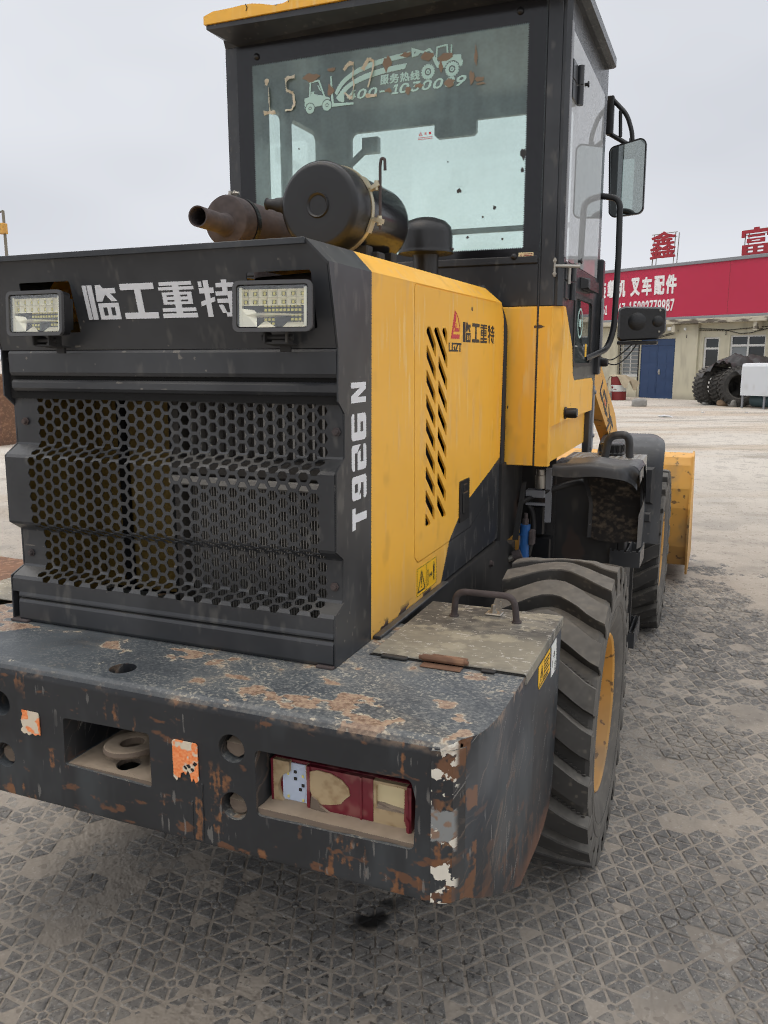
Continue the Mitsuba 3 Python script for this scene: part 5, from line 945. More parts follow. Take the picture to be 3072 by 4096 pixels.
def rim_mesh():
    pr_ = [(.243, .110), (.250, .134), (.2555, .141), (.251, .145), (.243, .139), (.234, .104), (.226, .060), (.204, .030), (.19, .016), (.15, .03), (.105, .034), (.10, .075), (.092, .082), (.0, .084)]
    bk = [(.231, -.10), (.242, -.126), (.238, -.13), (.226, -.11), (.215, -.05), (.205, .01), (.0, .01)]
    ms = [lathe(pr_, (0, 0, 0), (1, 0, 0), 64), lathe(bk, (0, 0, 0), (1, 0, 0), 40)]
    return M(*ms, *[bolt((.030, .135 * math.cos(a), .135 * math.sin(a)), (1, 0, 0), .012, .018) for a in np.arange(8) * math.pi / 4])
tm, rm = [tyre_mesh(1), tyre_mesh(2)], rim_mesh()
def wheel(cx, cy, side, k, label):
    key = lab(numbered(L + '__wheel'), label)
    t, r = tm[k].copy(), rm.copy()
    rot = rotm(.07 + .9 * k, (1, 0, 0))
    if k == 1: rot = rot @ rotm(math.pi, (0, 1, 0)) @ np.diag([-1, 1, 1, 1])
    for m in (t, r):
        m.apply_transform(rot if m is t else rotm(.3, (1, 0, 0)))
        if side < 0: m.vertices[:, 0] *= -1; m.invert()
        m.apply_translation((cx, cy, .468))
    v = t.vertices.copy(); v[:, 2] = np.where(v[:, 2] < .003, .003 + (v[:, 2] - .003) * .04, v[:, 2]); t.vertices = v
    put(key, 'tyre', t, 'rubber', smooth=32); put(key, 'rim', r, 'yellow_dirty', smooth=32)
wheel(-.436, 2.58, 1, 0, 'rear wheel with a heavily lugged dusty tyre'); wheel(-.436, 5.06, 1, 1, 'front wheel below the ribbed mudguard')
wheel(2 * HC + .436, 2.58, -1, 0, 'far rear wheel'); wheel(2 * HC + .436, 5.06, -1, 1, 'far front wheel')

# rear mudguard: bent sheet with rolled lip, torn outer corner, mud inside
path = fillet([(3.095, 1.158), (3.098, 1.205), (3.30, 1.212), (3.37, 1.06), (3.345, .872)], .05, 6)
path = np.array(path); nt = 26; vg = []
for i, (y, z) in enumerate(path):
    s_ = i / (len(path) - 1); xl = -.585 + .05 * np.clip((s_ - .2) / .1, 0, 1) + .055 * np.clip((s_ - .35) / .6, 0, 1); xr = -.268 + .006 * s_
    for j in range(nt):
        t = j / (nt - 1); x = xl + (xr - xl) * t; crumple = .022 * math.exp(-((t - .97) / .09) ** 2) * math.exp(-((s_ - .12) / .16) ** 2)
        edge = np.clip((t - .93) / .07, 0, 1)
        vg.append((x - crumple * .6, y + crumple + .008 * edge * math.sin(s_ * 17), z - .022 * edge ** 2 - crumple * 1.6 - .004 * math.sin(t * 9 + s_ * 4)))
vg = np.array(vg); fg = grid_faces(len(path), nt)
sheet = trimesh.Trimesh(vg, fg, process=False); nrm = sheet.vertex_normals
thick = trimesh.Trimesh(np.vstack([vg, vg - nrm * .004]), np.vstack([fg, fg[:, ::-1] + len(vg)]), process=False)
md = put(L, 'rear_mudguard', thick, 'black_paint', smooth=40, label='dented black rear mudguard with mud caked inside')
fl = []
for i, (y, z) in enumerate(path[4:]):
    s_ = i / (len(path) - 5); fl += [(-.268 + .004 * math.sin(s_ * 8), y - .004, z - .015), (-.262 + .006 * math.sin(s_ * 11 + 1) - .014 * s_ * s_, y - .075 + .02 * s_, z - .045 - .025 * math.sin(s_ * 6) ** 2 + .03 * s_)]
n_ = len(fl) // 2; put(md, 'side_flange', trimesh.Trimesh(fl, [t for i in range(n_ - 1) for t in ((2 * i, 2 * i + 1, 2 * i + 3), (2 * i, 2 * i + 3, 2 * i + 2))], process=False), 'black_paint', smooth=40)
mud = vg.reshape(len(path), nt, 3)[10:, 2:-2].reshape(-1, 3).copy(); mud[:, 1] -= .005 + .012 * meshkit.fbm(mud * 22, 3, 4); mud[:, 2] -= .006 * (meshkit.fbm(mud * 30, 2, 8))
mat('caked_mud', proc(lambda p, n, uv: mix((.020, .018, .017), (.12, .095, .068), smoothstep(.45, .75, fbm(p.x * 70, p.y * 70, p.z * 70, 4) * .6 + .4 * fbm(p.x * 14, p.y * 14, p.z * 14, 3)))), 0.95)
put(md, 'caked_mud', trimesh.Trimesh(mud, grid_faces(len(path) - 10, nt - 4), process=False), 'caked_mud', smooth=False)
tank = put(L, 'fuel_tank', [box(-.70, -.350, 3.40, 3.86, .36, 1.14, .02), box(-.365, -.335, 3.40, 3.50, .40, 1.0, .004)], 'dark_steel', label='black fuel tank behind the rear mudguard')
dia = [hull([(x + dx, y + dy, 1.186 + h_) for h_, dx, dy in ((0, -.009, -.009 * s2), (0, .009, .009 * s2), (0, .003, -.003 * s2), (0, -.003, .003 * s2), (.003, -.005, -.005 * s2), (.003, .005, .005 * s2))]) for i, x in enumerate(np.arange(-.575, -.30, .022)) for j, y in enumerate(np.arange(3.45, 3.66, .022)) for s2 in ((1 if (i + j) % 2 else -1),)]
put(tank, 'tread_plate', [box(-.60, -.290, 3.425, 3.68, 1.180, 1.186), box(-.294, -.290, 3.425, 3.68, 1.105, 1.186), *dia], 'aluminium')
put(tank, 'filler_cap', [lathe([(0, .05), (.044, .05), (.050, .044), (.050, .012), (.054, .008), (.054, 0)], (-.432, 3.62, 1.188), (0, 0, 1), 24), *[box(-.432 + .05 * math.cos(a) - .004, -.432 + .05 * math.cos(a) + .004, 3.62 + .05 * math.sin(a) - .004, 3.62 + .05 * math.sin(a) + .004, 1.202, 1.232) for a in np.arange(14) * math.pi / 7]], 'satin_black', smooth=30)
put(tank, 'grab_bar', tube(fillet([(-.448, 3.52, 1.17), (-.434, 3.52, 1.277), (-.353, 3.52, 1.286), (-.346, 3.53, 1.17)], .035, 6), .0165, 14), 'black_paint', smooth=60)
def step(x0, x1, y0, y1, z0, z1, name):
    def comb(a, b, n): return [(a + (b - a) * (i + o) / n, z1 - (.007 if o in (.35, .65) else 0)) for i in range(n) for o in (0, .3, .35, .65, .7)] + [(b, z1)]
    p_ = lambda a, b: Polygon([(a, z0)] + comb(a, b, max(3, int((b - a) / .022))) + [(b, z0)])
    xm = x0 + (x1 - x0) * .55
    put(L, name, [ext(p_(x0, x1), 'y', y0, y0 + .005), ext(p_(x0, x1), 'y', y1 - .005, y1), ext(p_(y0 + .005, y1 - .005), 'x', x1 - .005, x1), ext(p_(y0 + .005, y1 - .005), 'x', xm, xm + .005), ext(p_(y0 + .005, y1 - .005), 'x', x0, x0 + .005)], 'black_paint')
step(-.391, -.271, 3.372, 3.56, .758, .826, 'step'); step(-.375, -.318, 3.88, 4.16, .235, .315, 'step')
each(L, 'step_bracket', [box(-.395, -.355, 3.87, 3.90, .22, 1.0), box(-.395, -.355, 4.05, 4.08, .22, .9), box(-.42, -.36, 3.7, 3.9, .70, .74)], 'dark_steel')
# valve gear in the gap between frame and mudguard
bc = put(L, 'brake_booster', [cyl((-.698, 3.15, .790), (-.693, 3.15, .950), .020, n=20), cyl((-.6945, 3.15, .905), (-.6945, 3.15, .912), .0225, n=20), cyl((-.6975, 3.15, .82), (-.6975, 3.15, .828), .0225, n=20)], 'blue_paint', smooth=30, label='small blue hydraulic cylinder')
put(bc, 'fitting', [cyl((-.693, 3.15, .950), (-.692, 3.15, .972), .013, n=6), cyl((-.692, 3.15, .972), (-.692, 3.15, .995), .008), cyl((-.700, 3.125, .835), (-.730, 3.12, .822), .021, n=14), bolt((-.668, 3.15, .81), (1, 0, 0), .010, .012), box(-.675, -.655, 3.13, 3.17, .87, .93, .004)], 'rust', smooth=30)
put(bc, 'pipe', tube([(-.725, 3.122, .824), (-.775, 3.115, .797), (-.80, 3.1, .78)], .011, 10), 'galvanised', smooth=60)
put(L, 'hydraulic_hose', tube(fillet([(-.735, 3.22, 1.02), (-.70, 3.24, 1.045), (-.56, 3.27, 1.10), (-.50, 3.40, 1.10)], .06, 5), .0125, 10), 'rubber_hose', smooth=60)
put(L, 'hydraulic_hose', tube(fillet([(-.720, 3.25, 1.03), (-.690, 3.27, .98), (-.684, 3.27, .90), (-.70, 3.25, .80)], .05, 5), .012, 10), 'rubber_hose', smooth=60)
put(L, 'splash_flap', hull([(-.701, 3.10, 1.120), (-.684, 3.10, 1.128), (-.733, 3.10, .894), (-.710, 3.10, .896), (-.701, 3.108, 1.120), (-.684, 3.108, 1.128), (-.733, 3.108, .894), (-.710, 3.108, .896)]), 'dark_steel')
put(L, 'fluid_reservoir', lathe([(0, .075), (.017, .075), (.018, .055), (.021, .052), (.0215, .02), (.020, .0), (0, 0)], (-.659, 3.25, 1.083), (0, 0, 1), 20), 'galvanised', smooth=40)
put(L, 'reservoir_bracket', [box(-.637, -.614, 3.245, 3.262, .945, 1.165), box(-.715, -.637, 3.23, 3.28, 1.045, 1.075, .003), box(-.715, -.637, 3.24, 3.26, 1.012, 1.022)], 'grey_trim')
put(L, 'valve_block', [box(-.695, -.645, 3.28, 3.34, .88, 1.005, .008), box(-.72, -.62, 3.30, 3.36, .60, .87, .006)], 'satin_black')
each(L, 'inner_guard', [box(-.705, -.62, 3.38, 3.395, .36, 1.16), box(-.76, -.745, 2.96, 3.3, .9, 1.21), box(-.76, -.62, 3.36, 3.372, .5, 1.2)], 'dark_steel')
# front mudguard with pressed ribs
fp = np.array(fillet([(4.95, 1.165), (4.70, 1.160), (4.535, 1.09), (4.49, .62)], .09, 8)); g = []
for i, (y, z) in enumerate(fp):
    for j in range(15):
        t = j / 14; e = np.clip((t - .86) / .14, 0, 1)
        rib = .010 * (1 if (.18 < t < .72 and .42 < i / len(fp) < .97) else 0)
        g.append((-.62 + (.346 - .07 * np.clip((y - 4.56) / .34, 0, 1) ** 2) * t, y + .035 * e ** 2 - rib, z - .010 * e ** 2))
fgf = grid_faces(len(fp), 15); gs = trimesh.Trimesh(np.array(g), fgf, process=False)
fm = put(L, 'front_mudguard', trimesh.Trimesh(np.vstack([gs.vertices, gs.vertices - gs.vertex_normals * .004]), np.vstack([fgf, fgf[:, ::-1] + len(gs.vertices)]), process=False), 'black_paint', smooth=35, label='grey-black front mudguard with pressed ribs')
each(fm, 'pressed_rib', [hull([(x, 4.487, z) for x in (-.45, -.315) for z in (.735, .79)] + [(x, 4.475, z) for x in (-.44, -.325) for z in (.745, .78)]), hull([(x, 4.50, z) for x in (-.47, -.31) for z in (.83, 1.03)] + [(x, 4.484, z) for x in (-.455, -.325) for z in (.845, 1.015)])], 'black_paint')
# boom arm with lettering, and bucket
bp_ = Polygon([(4.20, 1.66), (4.42, 1.555), (5.11, 1.262), (5.62, .86), (5.80, .52), (5.68, .46), (5.45, .78), (4.92, 1.135), (4.367, 1.365), (4.05, 1.50)])
bm = put(L, 'boom_arm', [ext(bp_, 'x', -.66, -.60)], 'yellow_dirty', label='yellow boom arm with dark angular lettering'); put(L, 'boom_arm', ext(bp_, 'x', 2 * HC + .60, 2 * HC + .66), 'yellow_dirty')
strokes = [[(4.414, 1.425), (4.50, 1.475)], [(4.414, 1.42), (4.52, 1.37)], [(4.52, 1.37), (4.56, 1.42), (4.63, 1.39)], [(4.55, 1.36), (4.66, 1.30)], [(4.60, 1.40), (4.70, 1.355), (4.66, 1.30), (4.74, 1.28)], [(4.78, 1.33), (4.88, 1.235), (4.76, 1.255)], [(4.74, 1.20), (4.88, 1.235)], [(4.86, 1.15), (4.95, 1.225)], [(4.88, 1.26), (5.02, 1.19)]]
put(bm, 'boom_lettering', ext(unary_union([LineString(q).buffer(.011, cap_style=2, join_style=2) for q in strokes]), 'x', -.5998, -.5985), 'black_vinyl')
put(bm, 'boom_emblem', ext(Polygon([(4.585, 1.375), (4.62, 1.345), (4.66, 1.335), (4.625, 1.365)]), 'x', -.5996, -.5983), 'red_vinyl')
put(L, 'lift_cylinder', [cyl((-.78, 4.55, .95), (-.78, 5.35, .95), .05, n=20), cyl((-.78, 5.2, .95), (-.78, 5.6, .93), .03, n=16)], 'yellow_dirty', smooth=40)
bk_prof = [(6.10, .940), (5.92, .925), (5.885, .875), (5.845, .720), (5.85, .585), (5.92, .30), (6.02, .15), (6.30, .10), (6.75, .10), (6.75, .115), (6.30, .118), (6.04, .17), (5.945, .31), (5.875, .59), (5.87, .71), (5.91, .865), (6.10, .925)]
bx0, bx1 = 2 * HC + .176, -.176
bk = put(L, 'bucket', [ext(Polygon(bk_prof), 'x', bx0, bx1)], 'yellow_dirty', label='yellow bucket lowered in front')
sp = Polygon([(6.12, .945), (5.90, .932), (5.868, .72), (5.83, .72), (5.835, .60), (5.885, .285), (5.99, .09), (6.75, .09), (6.62, .30)])
put(bk, 'side_plate', ext(Polygon([(6.12, .95), (5.905, .935), (5.86, .80), (5.83, .58), (5.90, .27), (5.99, .09), (6.75, .09), (6.60, .35)]), 'x', bx1, bx1 + .014), 'yellow_dirty'); put(bk, 'side_plate', ext(Polygon([(6.12, .95), (5.905, .935), (5.86, .80), (5.83, .58), (5.90, .27), (5.99, .09), (6.75, .09), (6.60, .35)]), 'x', bx0 - .014, bx0), 'yellow_dirty')
# mirrors on the front corner
mb = put(L, 'mirror_bracket', [box(-.585, -.553, 4.09, 4.125, 2.60, 2.765, .004), tube(fillet([(-.565, 4.11, 2.755), (-.495, 4.11, 2.68), (-.468, 4.11, 2.60), (-.466, 4.12, 2.53)], .03, 5), .0105, 10), tube([(-.575, 4.11, 2.61), (-.472, 4.115, 2.545)], .0105, 10), tube([(-.525, 4.11, 2.70), (-.520, 4.11, 2.588)], .008, 8)], 'satin_black', smooth=50)
def facing(m, c, yaw, pitch=0, roll=0):
    m = m.copy(); m.apply_transform(rotm(math.radians(yaw), (0, 0, 1), c) @ rotm(math.radians(pitch), (1, 0, 0), c) @ rotm(math.radians(roll), (0, 1, 0), c)); return m
mc_ = (-.487, 4.11, 2.395)
mir_p = Polygon([(-.080, .150), (.086, .182), (.088, -.150), (-.068, -.160)]).buffer(-.03).buffer(.03)
mp = affinity.translate(mir_p, mc_[0], mc_[2])
mk = put(L, 'mirror', [facing(ext(mp.difference(mp.buffer(-.006)), 'y', 4.096, 4.115), mc_, -3.5), facing(hull(np.vstack([[(x, 4.112, z) for x, z in mp.exterior.coords], [(x, 4.150, z) for x, z in mp.buffer(-.03).exterior.coords]])), mc_, -3.5), cyl((-.47, 4.12, 2.53), (-.47, 4.12, 2.58), .012)], 'satin_black', smooth=35, label='tall rear-view mirror on the cab corner')
put(mk, 'mirror_glass', facing(ext(mp.buffer(-.005), 'y', 4.100, 4.1015), mc_, -3.5), 'mirror_glass')
lc = (-.37, 3.98, 1.748)
lp = Polygon([(-.105, .070), (-.075, .078), (.105, .072), (.108, -.035), (.075, -.070), (-.105, -.078)]).buffer(-.02).buffer(.02)
lm = affinity.translate(lp, lc[0], lc[2])
lk = put(L, 'mirror', [facing(hull(np.vstack([[(x, 3.985, z) for x, z in lm.exterior.coords], [(x, 3.968, z) for x, z in lm.buffer(-.008).exterior.coords]])), lc, 12), facing(lathe([(0, .011), (.020, .0095), (.034, .0045), (.042, 0)], (-.392, 3.969, 1.757), (0, -1, 0), 24), lc, 12), facing(lathe([(0, .008), (.014, .0065), (.022, .003), (.027, 0)], (-.302, 3.969, 1.757), (0, -1, 0), 20), lc, 12), box(-.475, -.30, 3.975, 4.06, 1.655, 1.672, .003)], 'satin_black', smooth=40, label='black-backed lower mirror with two round bulges')
each(lk, 'mirror_screw', [bolt((x, 3.972, z), (0, -1, 0), .004, .003) for x, z in ((-.435, 1.795), (-.292, 1.805), (-.292, 1.712))], 'galvanised')
each(L, 'wiring', [tube(fillet([(-.55, 3.97, 1.60), (-.50, 4.0, 1.58), (-.45, 4.03, 1.62), (-.41, 4.03, 1.66)], .05, 5), .003, 6), tube(fillet([(-.55, 3.97, 1.59), (-.48, 4.0, 1.555), (-.43, 4.03, 1.60), (-.39, 4.03, 1.66)], .05, 5), .003, 6)], 'rubber_hose')
# ---------------------------------------------------------------- workshop across the yard (facade frame: s along, z up, d towards the yard)
FO, FE, FN = np.array([-1.9, 33.7, 0]), np.array([.851, -.525, 0]), np.array([-.525, -.851, 0])
FO = FO + FE * 0
FM = np.eye(4); FM[:3, 0], FM[:3, 1], FM[:3, 2], FM[:3, 3] = FE, -FN, (0, 0, 1), FO     # local x = s, local y = into the building, z up
def fac(m): m = m.copy() if not isinstance(m, list) else M(*m); m.apply_transform(FM); return m
B = thing('workshop', 'long cream workshop with blue double door and grey roof edge', 'building')
S0, S1 = -16.0, 14.0
ops = [(-1.53, 0.0, .07, 2.29), (-2.47, .87, -1.62, 2.17), (1.24, .05, 1.88, 2.31), (2.29, .95, 3.63, 2.35), (5.2, .95, 7.0, 2.35), (8.2, 0, 9.6, 2.3), (-5.2, .9, -3.8, 2.2), (-8.5, .9, -7.0, 2.2)]
wl = put(B, 'wall', fac(ext(sbox(S0, -.3, S1, 2.80).difference(unary_union([sbox(*o) for o in ops])), 'y', 0, .28)), 'plaster')
put(B, 'pier', fac(box(.12, 1.06, -.10, -.002, -.2, 2.78)), 'plaster'); put(B, 'pier', fac(box(-3.5, -2.56, -.10, -.002, -.2, 2.78)), 'plaster'); put(B, 'pier', fac(box(3.8, 4.6, -.10, -.002, -.2, 2.78)), 'plaster')
put(B, 'dado', fac(box(-2.55, -1.60, -.05, -.002, -.2, .80)), 'plaster')
put(B, 'inside', fac([box(S0, S1, 2.4, 2.5, -.2, 4.0), box(S0, S1, .3, 2.4, -.2, -.1)]), 'dark_void')
each(B, 'side_wall', [fac(box(S0, S0 + .25, .28, 9, -.2, 4.2)), fac(box(S1 - .25, S1, .28, 9, -.2, 4.2))], 'plaster')
put(B, 'ledge', fac([box(S0, S1, -.45, .3, 2.80, 2.965, .01)]), 'ledge_concrete')
each(B, 'ledge_bracket', [fac(box(s, s + .14, -.38, 0, 2.50, 2.80)) for s in (.10, 3.35)], 'ledge_concrete')
put(B, 'roof', fac([hull([(S0, .4, 4.75), (S1, .4, 4.75), (S0, 9, 3.9), (S1, 9, 3.9), (S0, .4, 4.7), (S1, .4, 4.7), (S0, 9, 3.8), (S1, 9, 3.8)]), hull([(S0 - 2, 1.0, 4.95), (-2.75, 1.0, 5.03), (S0 - 2, 6, 5.5), (-2.75, 6, 5.5), (S0 - 2, 1.0, 4.85), (-2.75, 1.0, 4.93)])] + [box(s, s + .05, .98, 1.0, 4.98, 5.06) for s in np.arange(-9, -2.75, .22)]), 'roof_sheet')
d = put(B, 'door', fac([box(-1.51, -.735, .03, .08, 0, 2.01), box(-.725, .05, .03, .08, 0, 2.01), box(-1.51, .05, .03, .08, 2.02, 2.28)] + [box(s, s + .30, .022, .03, z, z + .5, .006) for s in (-1.40, -1.08, -.62, -.30) for z in (.18, .78, 1.38)]), 'door_blue', label='blue steel double door')
put(d, 'handle', fac([box(-.66, -.58, .0, .03, .92, 1.12, .01), cyl((-.66, -.03, 1.02), (-.56, -.03, 1.02), .018), box(-.64, -.60, -.03, .02, 1.0, 1.04)]), 'galvanised')
put(d, 'frame', fac([box(-1.56, -1.51, -.01, .1, 0, 2.30), box(.05, .10, -.01, .1, 0, 2.30), box(-1.56, .10, -.01, .1, 2.285, 2.32)]), 'plaster')
w1 = put(B, 'window', fac([box(-2.47, -1.62, .10, .13, .87, .93), box(-2.47, -1.62, .10, .13, 2.11, 2.17), box(-2.47, -2.41, .10, .13, .93, 2.11), box(-1.68, -1.62, .10, .13, .93, 2.11), box(-2.08, -2.03, .10, .13, .93, 2.11), box(-2.50, -1.59, -.06, .02, .82, .87)]), 'white_frame', label='barred window left of the blue door')
each(w1, 'pane', [fac(box(-2.41, -2.08, .11, .12, .93, 2.11)), fac(box(-2.03, -1.68, .11, .12, .93, 2.11))], 'window_grey')
for z in np.arange(1.02, 2.15, .155): put(w1, 'bar', fac(box(-2.50, -1.60, -.035, -.010, z, z + .028)), 'galvanised')
put(w1, 'bar_frame', fac([box(-1.60, -1.555, -.04, -.005, .55, 2.17), box(-2.50, -2.47, -.04, -.005, .87, 2.17)]), 'dark_steel')
w2 = put(B, 'door', fac([box(1.24, 1.31, .06, .12, .05, 2.31), box(1.81, 1.88, .06, .12, .05, 2.31), box(1.31, 1.81, .06, .12, 2.24, 2.31), box(1.31, 1.81, .06, .12, 1.86, 1.93), box(1.31, 1.81, .06, .12, .05, .9), box(1.36, 1.76, .05, .06, .15, .8, .004)]), 'white_frame', label='narrow white glazed door behind the tyres')
each(w2, 'pane', [fac(box(1.31, 1.81, .09, .10, .9, 1.86)), fac(box(1.31, 1.81, .09, .10, 1.93, 2.24))], 'window_dark')
for a, b in ((2.29, 3.63), (5.2, 7.0)):
    mdl = (a + b) / 2
    w3 = put(B, 'window', fac([box(a, a + .06, .06, .12, .95, 2.35), box(b - .06, b, .06, .12, .95, 2.35), box(a + .06, b - .06, .06, .12, .95, 1.01), box(a + .06, b - .06, .06, .12, 2.29, 2.35), box(mdl - .03, mdl + .03, .06, .12, 1.01, 2.29), box(a + .06, b - .06, .05, .125, 1.95, 2.03), box(a - .05, b + .05, -.08, .02, .89, .95)]), 'white_frame')
    each(w3, 'pane', [fac(box(a + .06, mdl - .03, .09, .10, 2.03, 2.29)), fac(box(mdl + .03, b - .06, .09, .10, 2.03, 2.29)), fac(box(mdl + .03, b - .06, .09, .10, 1.01, 1.95))], 'window_dark')
    put(w3, 'pane', fac(box(a + .06, mdl - .03, .09, .10, 1.01, 1.95)), 'window_grey')
each(B, 'window', [fac(box(-5.2, -3.8, .08, .1, .9, 2.2)), fac(box(-8.5, -7.0, .08, .1, .9, 2.2)), fac(box(8.2, 9.6, .08, .1, 0, 2.3))], 'window_dark')
cab_ = lambda pts, r=.014: tube(pts, r, 6)
each(B, 'cable', [fac(q) for q in [cab_([(s, -.06, z) for s, z in ((-3.6, 2.52), (-2.0, 2.47), (-.7, 2.36), (.05, 2.52), (.5, 2.60), (1.3, 2.55), (2.1, 2.53), (3.0, 2.58), (3.7, 2.62), (6, 2.6))]), cab_([(s, -.05, z) for s, z in ((.25, 2.66), (1.0, 2.62), (2.0, 2.56), (2.2, 2.52), (2.7, 2.40), (3.1, 2.42), (3.7, 2.55))]), cab_([(s, -.07, z) for s, z in ((-3.6, 2.40), (-2.0, 2.30), (-.9, 2.28), (.0, 2.45))]), cab_([(2.14, -.05, 2.55), (2.14, -.04, 2.36)]), cab_([(.59, -.05, 2.55), (.59, -.12, 2.30)])]], 'rubber_hose')
put(B, 'flood_lamp', fac([box(-.06, .10, -.42, -.28, 2.56, 2.70, .02), box(.0, .04, -.3, -.1, 2.62, 2.66), box(.56, .66, -.3, -.22, 2.56, 2.66, .02)]), 'white_frame')
# red sign board over the workshop
G = thing('sign_board', 'long red sign board with white Chinese lettering above the workshop ledge', 'sign')
put(G, 'panel', fac(box(S0, S1, -.30, .25, 3.065, 4.905)), 'sign_red'); put(G, 'trim', fac([box(S0 - .02, S1 + .02, -.36, .30, 4.905, 5.02, .01)]), 'grey_trim'); put(G, 'trim', fac([box(S0 - .02, S1 + .02, -.35, .28, 2.967, 3.063, .01)]), 'grey_trim')
LETTERS = [('川', -4.18, -3.80), ('装', -3.71, -3.34), ('载', -3.26, -2.84), ('机', -2.80, -2.38), ('叉', -2.12, -1.69), ('车', -1.60, -1.15), ('配', -1.04, -.58), ('件', -.52, -.06)]
for ch, a, b in LETTERS:
    a, b = a + .22, b + .22; put(G, 'lettering', fac(ext(fit(glyph(ch), a, 3.925, b, 4.625), 'y', -.325, -.302)), 'letter_white')
x = -3.44
for ch in '361':
    put(G, 'lettering', fac(ext(fit(glyph(ch), x, 3.275, x + (.10 if ch == '1' else .14), 3.645), 'y', -.325, -.302)), 'letter_white'); x += .165
x = -2.45
for ch in '47':
    put(G, 'lettering', fac(ext(fit(glyph(ch), x, 3.29, x + .14, 3.70), 'y', -.325, -.302)), 'letter_white'); x += .17
x = -1.92
for ch in '15002779987':
    put(G, 'lettering', fac(ext(fit(glyph(ch), x, 3.295, x + (.10 if ch == '1' else .15), 3.735), 'y', -.325, -.302)), 'letter_white'); x += .187
FU = unary_union([rects((42, 92, 58, 100), (4, 80, 96, 92), (4, 66, 15, 92), (85, 66, 96, 92), (24, 66, 76, 73)), rects((22, 44, 78, 60)).difference(rects((35, 50, 65, 54))), rects((8, 0, 92, 38)).difference(rects((23, 23, 44, 30), (56, 23, 77, 30), (23, 9, 44, 16), (56, 9, 77, 16)))])
for s_ in np.arange(S0 + 1.2, S1, 2.44): put(G, 'panel_seam', fac(box(s_, s_ + .012, -.303, -.2985, 3.066, 4.904)), 'drum_red')
def roof_letter(ch, a, b, z0, z1, label, legs):
    k = thing('rooftop_letter', label, 'sign')
    put(k, 'letter', fac(ext(fit(FU if ch == '富' else glyph(ch), a, z0, b, z1), 'y', -.10, -.04)), 'letter_red')
    w_ = b - a
    put(k, 'frame', fac([tube([(s, y, z0 - legs), (s, y + .06, z1 - .05)], .016, 6) for s in (a + .06 * w_, a + .9 * w_) for y in (0, .22)] + [tube([(a, .0, z), (b, .0, z)], .014, 6) for z in (z0 + .05, z1 - .22, z1 - .06)] + [tube([(a, .05, z0 - legs), (a + .06 * w_, .02, z0 + .2)], .012, 6)]), 'pole_grey')
roof_letter('鑫', -1.27, -.16, 5.27, 6.25, 'red rooftop character standing free on thin legs', .36)
roof_letter('富', 2.50, 3.55, 5.06, 5.96, 'red rooftop character cut off by the right edge', .10)
# things in front of the workshop
def tyre_pile(s, d, r, w, yaw, lean, label):
    k = thing('scrap_tyre', label, 'tyre', 'worn tyres piled under the tarpaulin')
    p_ = [(r * .56, -w * .42), (r * .62, -w * .5), (r * .80, -w * .54), (r * .93, -w * .46), (r * .95, 0), (r * .93, w * .46), (r * .80, w * .54), (r * .62, w * .5), (r * .56, w * .42), (r * .6, 0)]
    ms = [lathe(p_, (0, 0, 0), (0, 1, 0), 48, True)]
    for i in range(26):
        a = 2 * math.pi * i / 26
        for sgn in (-1, 1):
            o = .5 if sgn > 0 else 0; a_ = a + o * 2 * math.pi / 26
            q = [(rr * math.cos(a_ + da), y * sgn, rr * math.sin(a_ + da)) for y, da0 in ((0, .10), (w * .5, 0), (w * .53, -.0)) for da in (da0 - .055, da0 + .055) for rr in ((r * .93, r) if y < w * .52 else (r * .82, r * .93))]
            ms.append(hull(q))
    m = M(*ms); m.apply_transform(rotm(math.radians(lean), (0, 1, 0)) @ rotm(math.radians(lean * .6), (1, 0, 0))); m.apply_transform(rotm(math.radians(yaw), (0, 0, 1))); m.apply_translation((s, -d, r * .985))
    put(k, 'carcass', fac(m), 'rubber', smooth=30)
tyre_pile(3.12, 2.25, .65, .44, 78, 3, 'worn lugged tyre at the left end of the pile'); tyre_pile(3.70, 2.2, .62, .46, 66, 0, 'worn lugged tyre in the middle of the pile'); tyre_pile(4.32, 2.55, .66, .46, 40, -4, 'worn lugged tyre beside the white cabinet')
tyre_pile(3.60, 1.2, .70, .46, 80, 0, 'worn lugged tyre at the back of the pile')
k = thing('tarpaulin', 'crumpled black tarpaulin thrown over the pile of tyres', 'tarp')
n1_, n2_ = 46, 34; uu, vv = np.meshgrid(np.linspace(0, 1, n1_), np.linspace(0, 1, n2_), indexing='ij')
ss, dd = 3.02 + 1.75 * uu, .9 + 2.0 * vv
P_ = np.stack([ss * 2.2, dd * 2.2, uu * 0], -1)
zz = 1.27 + .22 * np.sin(uu * 2.6 + .3) + .20 * (meshkit.fbm(P_, 4, 2) - .5) * 2 + .10 * np.abs(np.sin(uu * 19 + vv * 7 + 3 * meshkit.fbm(P_ * .6, 2, 5))) - .55 * np.clip(vv - .66, 0, 1) ** .8 * (1 + .5 * np.sin(uu * 9)) - .45 * np.clip(.12 - uu, 0, 1) * 4 - .5 * np.clip(uu - .93, 0, 1) * 3
fm_ = grid_faces(n1_, n2_)
put(k, 'sheet', fac(trimesh.Trimesh(np.stack([ss, -dd, zz], -1).reshape(-1, 3), fm_, process=False)), 'tarp', smooth=True)
k = thing('cabinet', 'white sheet-metal cabinet on legs at the right edge of the yard', 'cabinet')
put(k, 'housing', fac([ext(Polygon([(-3.3, .40), (-3.3, 1.30), (-3.26, 1.37), (-3.1, 1.40), (-2.3, 1.40), (-2.3, .40)]), 'x', 4.80, 6.3)]), 'white_sheet', smooth=20)
for s in (4.83, 5.55, 6.2):
    for y in (-3.26, -2.38): put(k, 'leg', fac(box(s, s + .05, y, y + .05, 0, .41)), 'grey_trim')
